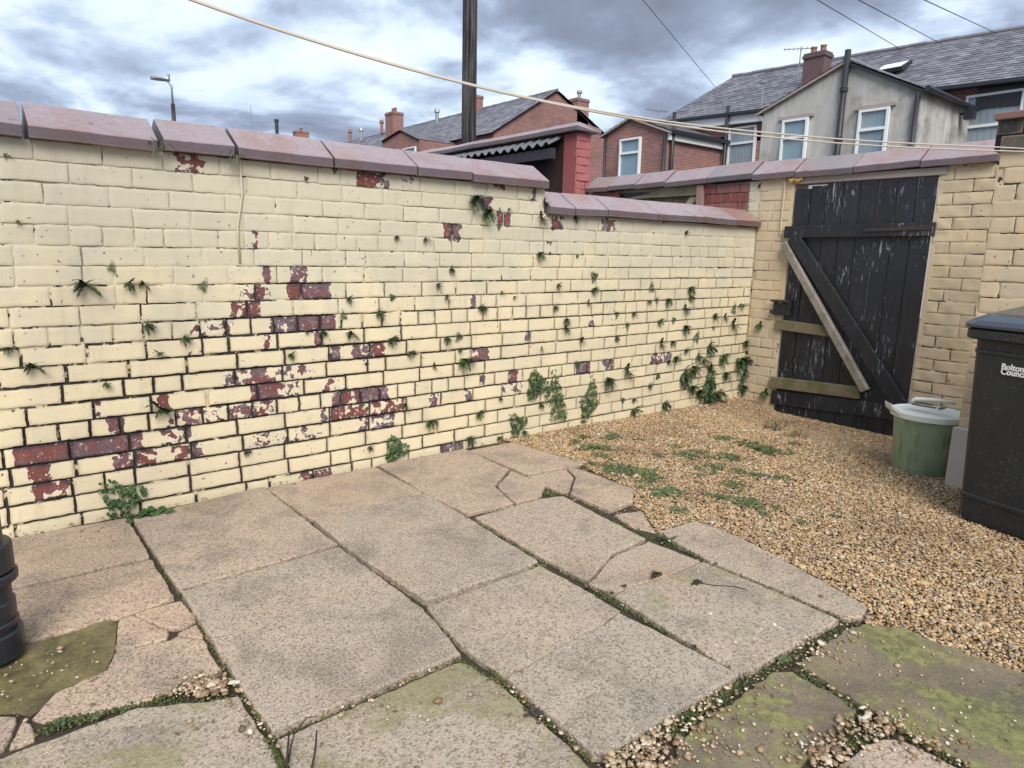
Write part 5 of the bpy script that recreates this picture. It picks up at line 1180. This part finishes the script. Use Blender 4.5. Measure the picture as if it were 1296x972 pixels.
# red brick outrigger
ra, rb, rc = onX(766, 171, 18), onX(800, 149, 18), onX(846, 165, 18)
ro_ = thing('brick_house', (19.5, 12.9, -.3), 'small red brick house wing with shallow gable and one white window', 'house')
gable_wall(18, ra.y, ra.z, rb.y, rb.z, rc.y, rc.z, 3.2).build('wall', M_HBRICK, ro_)
for a in (ra, rc):
    sl = Vector((0, a.y-rb.y, a.z-rb.z)).normalized()*.2
    A = Vector((17.9, a.y, a.z+.03))+sl; B = Vector((21.2, a.y, a.z+.03))+sl; C = Vector((17.9, rb.y, rb.z+.03)); D = Vector((21.6, rb.y, rb.z+.03))
    slates(ro_, A, B, C, D, w=.28, e=.22); MB().bar(A-Vector((0, 0, .05)), C-Vector((0, 0, .05)), .05, .08, (1, 0, 0)).build('verge', M_LINTEL, ro_)
MB().box(17.95, 21.0, rc.y-.26, rc.y-.14, rc.z-.12, rc.z-.0).build('gutter', M_BPIPE, ro_)
MB().box(17.97, 21.0, rc.y-.13, rc.y-.01, rc.z-.30, rc.z-.1).build('fascia', M_WHITE, ro_)
a, b = onX(787, 176, 18), onX(813, 174, 18); window(ro_, 'X', (17.995, (a.y+b.y)/2, (a.z+b.z)/2-.78), abs(a.y-b.y), 1.55, .30)
MB().tube([(18.1, rc.y-.12, rc.z+.55), (18.1, rc.y-.12, 3.9), (18.1, rc.y-.06, 0)], .06, 8).build('soil_pipe', M_BPIPE, ro_, smooth=True)
MB().tube([(17.9, rc.y+.04, rc.z-.15), (17.9, rc.y+.04, 0)], .05, 8).build('downpipe', M_BPIPE, ro_, smooth=True)
MB().tube([(20.8, rc.y-.2, rc.z+1.1), (20.8, rc.y-.2, 0)], .06, 8).build('downpipe', M_BPIPE, ro_, smooth=True)
MB().tube([(17.95, ra.y-.06, ra.z-.05), (17.95, ra.y-.06, 0)], .05, 8).build('downpipe', M_BPIPE, ro_, smooth=True)
q = onX(833, 148, 24); aerial('television_aerial', (q.x, q.y, q.z-1.2), 1.5, 'television aerial showing above the small red brick wing', 2.9, 1.1)

# far terrace, gable end facing the gap
YG = 25.9; ap = onY(704, 116, YG); lf = onY(621, 169, YG); rg = onY(759, 168, YG)
sl_l = (ap.z-lf.z)/(ap.x-lf.x); sl_r = (ap.z-rg.z)/(rg.x-ap.x)
xl = ap.x-4.2; zl = ap.z-4.2*sl_l; xr = ap.x+4.8; zr2 = ap.z-4.8*sl_r
ft = thing('terraced_house', (ap.x, 40, -.3), 'far red brick terrace with gable end and slate roof running away', 'house')
MB().prism([(xl, YG, -.3), (xr, YG, -.3), (xr, YG, zr2), (ap.x, YG, ap.z), (xl, YG, zl)], (0, 60, 0)).build('wall', M_HBRICK, ft)
slates(ft, (xl-.25, YG-.12, zl-.25*sl_l+.05), (xl-.25, YG+60, zl-.25*sl_l+.05), (ap.x, YG-.12, ap.z+.06), (ap.x, YG+60, ap.z+.06), w=.42, e=.26)
slates(ft, (xr+.25, YG-.12, zr2+.05), (xr+.25, YG+60, zr2+.05), (ap.x, YG-.12, ap.z+.06), (ap.x, YG+60, ap.z+.06), w=1.0, e=.6)
ridge(ft, (ap.x, YG-.12, ap.z+.02), (ap.x, YG+60, ap.z+.02))
cq = onY(733, 127, YG+.35); chimney(ft, cq.x, YG+.35, .7, .9, 7.0, cq.z+.05, 0)
MB().lathe([(.10, 0), (.10, .3), (.16, .32), (.16, .42), (.02, .5)], (cq.x, YG+.35, cq.z+.05), 10).build('cowl', M_STEEL, ft)
for (px_x, py_t, d_) in ((599, 122, 1.0), (499, 143, .7)):
    q = onX(px_x, py_t, ap.x-(.2 if px_x > 550 else 3.0)); chimney(ft, q.x, q.y, 1.0, .8, q.z-2.4, q.z, 2 if px_x < 550 else 0)
for (px_x, py_t, X_) in ((553, 139, ap.x-.5), (483, 153, ap.x-.2), (443, 165, ap.x-1), (457, 163, ap.x-1)):
    q = onX(px_x, py_t, X_); MB().lathe([(.12, 0), (.12, .7), (.2, .75), (.15, .95), (.01, 1.0)], (q.x, q.y, q.z-.9), 8).build('flue', M_TERRA if px_x in (483, 443) else M_STEEL, ft)
# its small wings
for i_, (pxa, pya, pxl, pxr, X_) in enumerate([((508), 166, 484, 531, 19.5)]):
    a_ = onX(pxa, pya, X_); l_ = onX(pxl, pya+14, X_); r_ = onX(pxr, pya+11, X_)
    wg = thing('brick_house', (X_+1, a_.y, -.3), 'tiny far brick wing with a slate gable roof above the wall coping', 'house')
    gable_wall(X_, l_.y, l_.z, a_.y, a_.z, r_.y, r_.z, 3.5).build('wall', M_HBRICK, wg)
    for e_ in (l_, r_):
        slates(wg, (X_-.1, e_.y, e_.z+.03), (X_+3.5, e_.y, e_.z+.03), (X_-.1, a_.y, a_.z+.05), (X_+3.5, a_.y, a_.z+.05), w=.4, e=.25)
    window(wg, 'X', (X_-.005, (a_.y+r_.y)/2, r_.z-.9), 1.3, 1.2, .3)
# left: stubby pots and aerials over the coping
for (px_x, py_t, l) in ((350, 154, 'black stub of a flue pipe above the long coping'), ):
    q = onY(px_x, py_t, 45); tag(MB().lathe([(.12, -3), (.12, 0), (.16, 0), (.16, .15), (.01, .15)], q, 8).build('flue', M_BPIPE), l, 'flue')
q = onY(383, 166, 60); fh = thing('brick_house', (q.x, q.y, -.3), 'far chimney and roof just showing above the long coping', 'house')
MB().box(q.x-5, q.x+5, 60, 66, -.3, q.z-1.0).build('wall', M_HBRICK, fh); chimney(fh, q.x, 60.4, .9, 1.2, q.z-1.2, q.z, 2)
slates(fh, (q.x-5, 60, q.z-1.3), (q.x+5, 60, q.z-1.3), (q.x-5, 63, q.z-.5), (q.x+5, 63, q.z-.5), w=.5, e=.3)
q = onY(391, 168, 58); aerial('television_aerial', (q.x, q.y, q.z-.8), 1.6, 'distant television aerial beside the far chimney above the coping', .4, 1.4)
q = onY(318, 150, 50); tag(MB().tube([(q.x, q.y, q.z-2), (q.x, q.y, q.z+.9)], .025, 5).build('mast', M_STEEL), 'hair-thin distant mast above the long coping', 'mast')
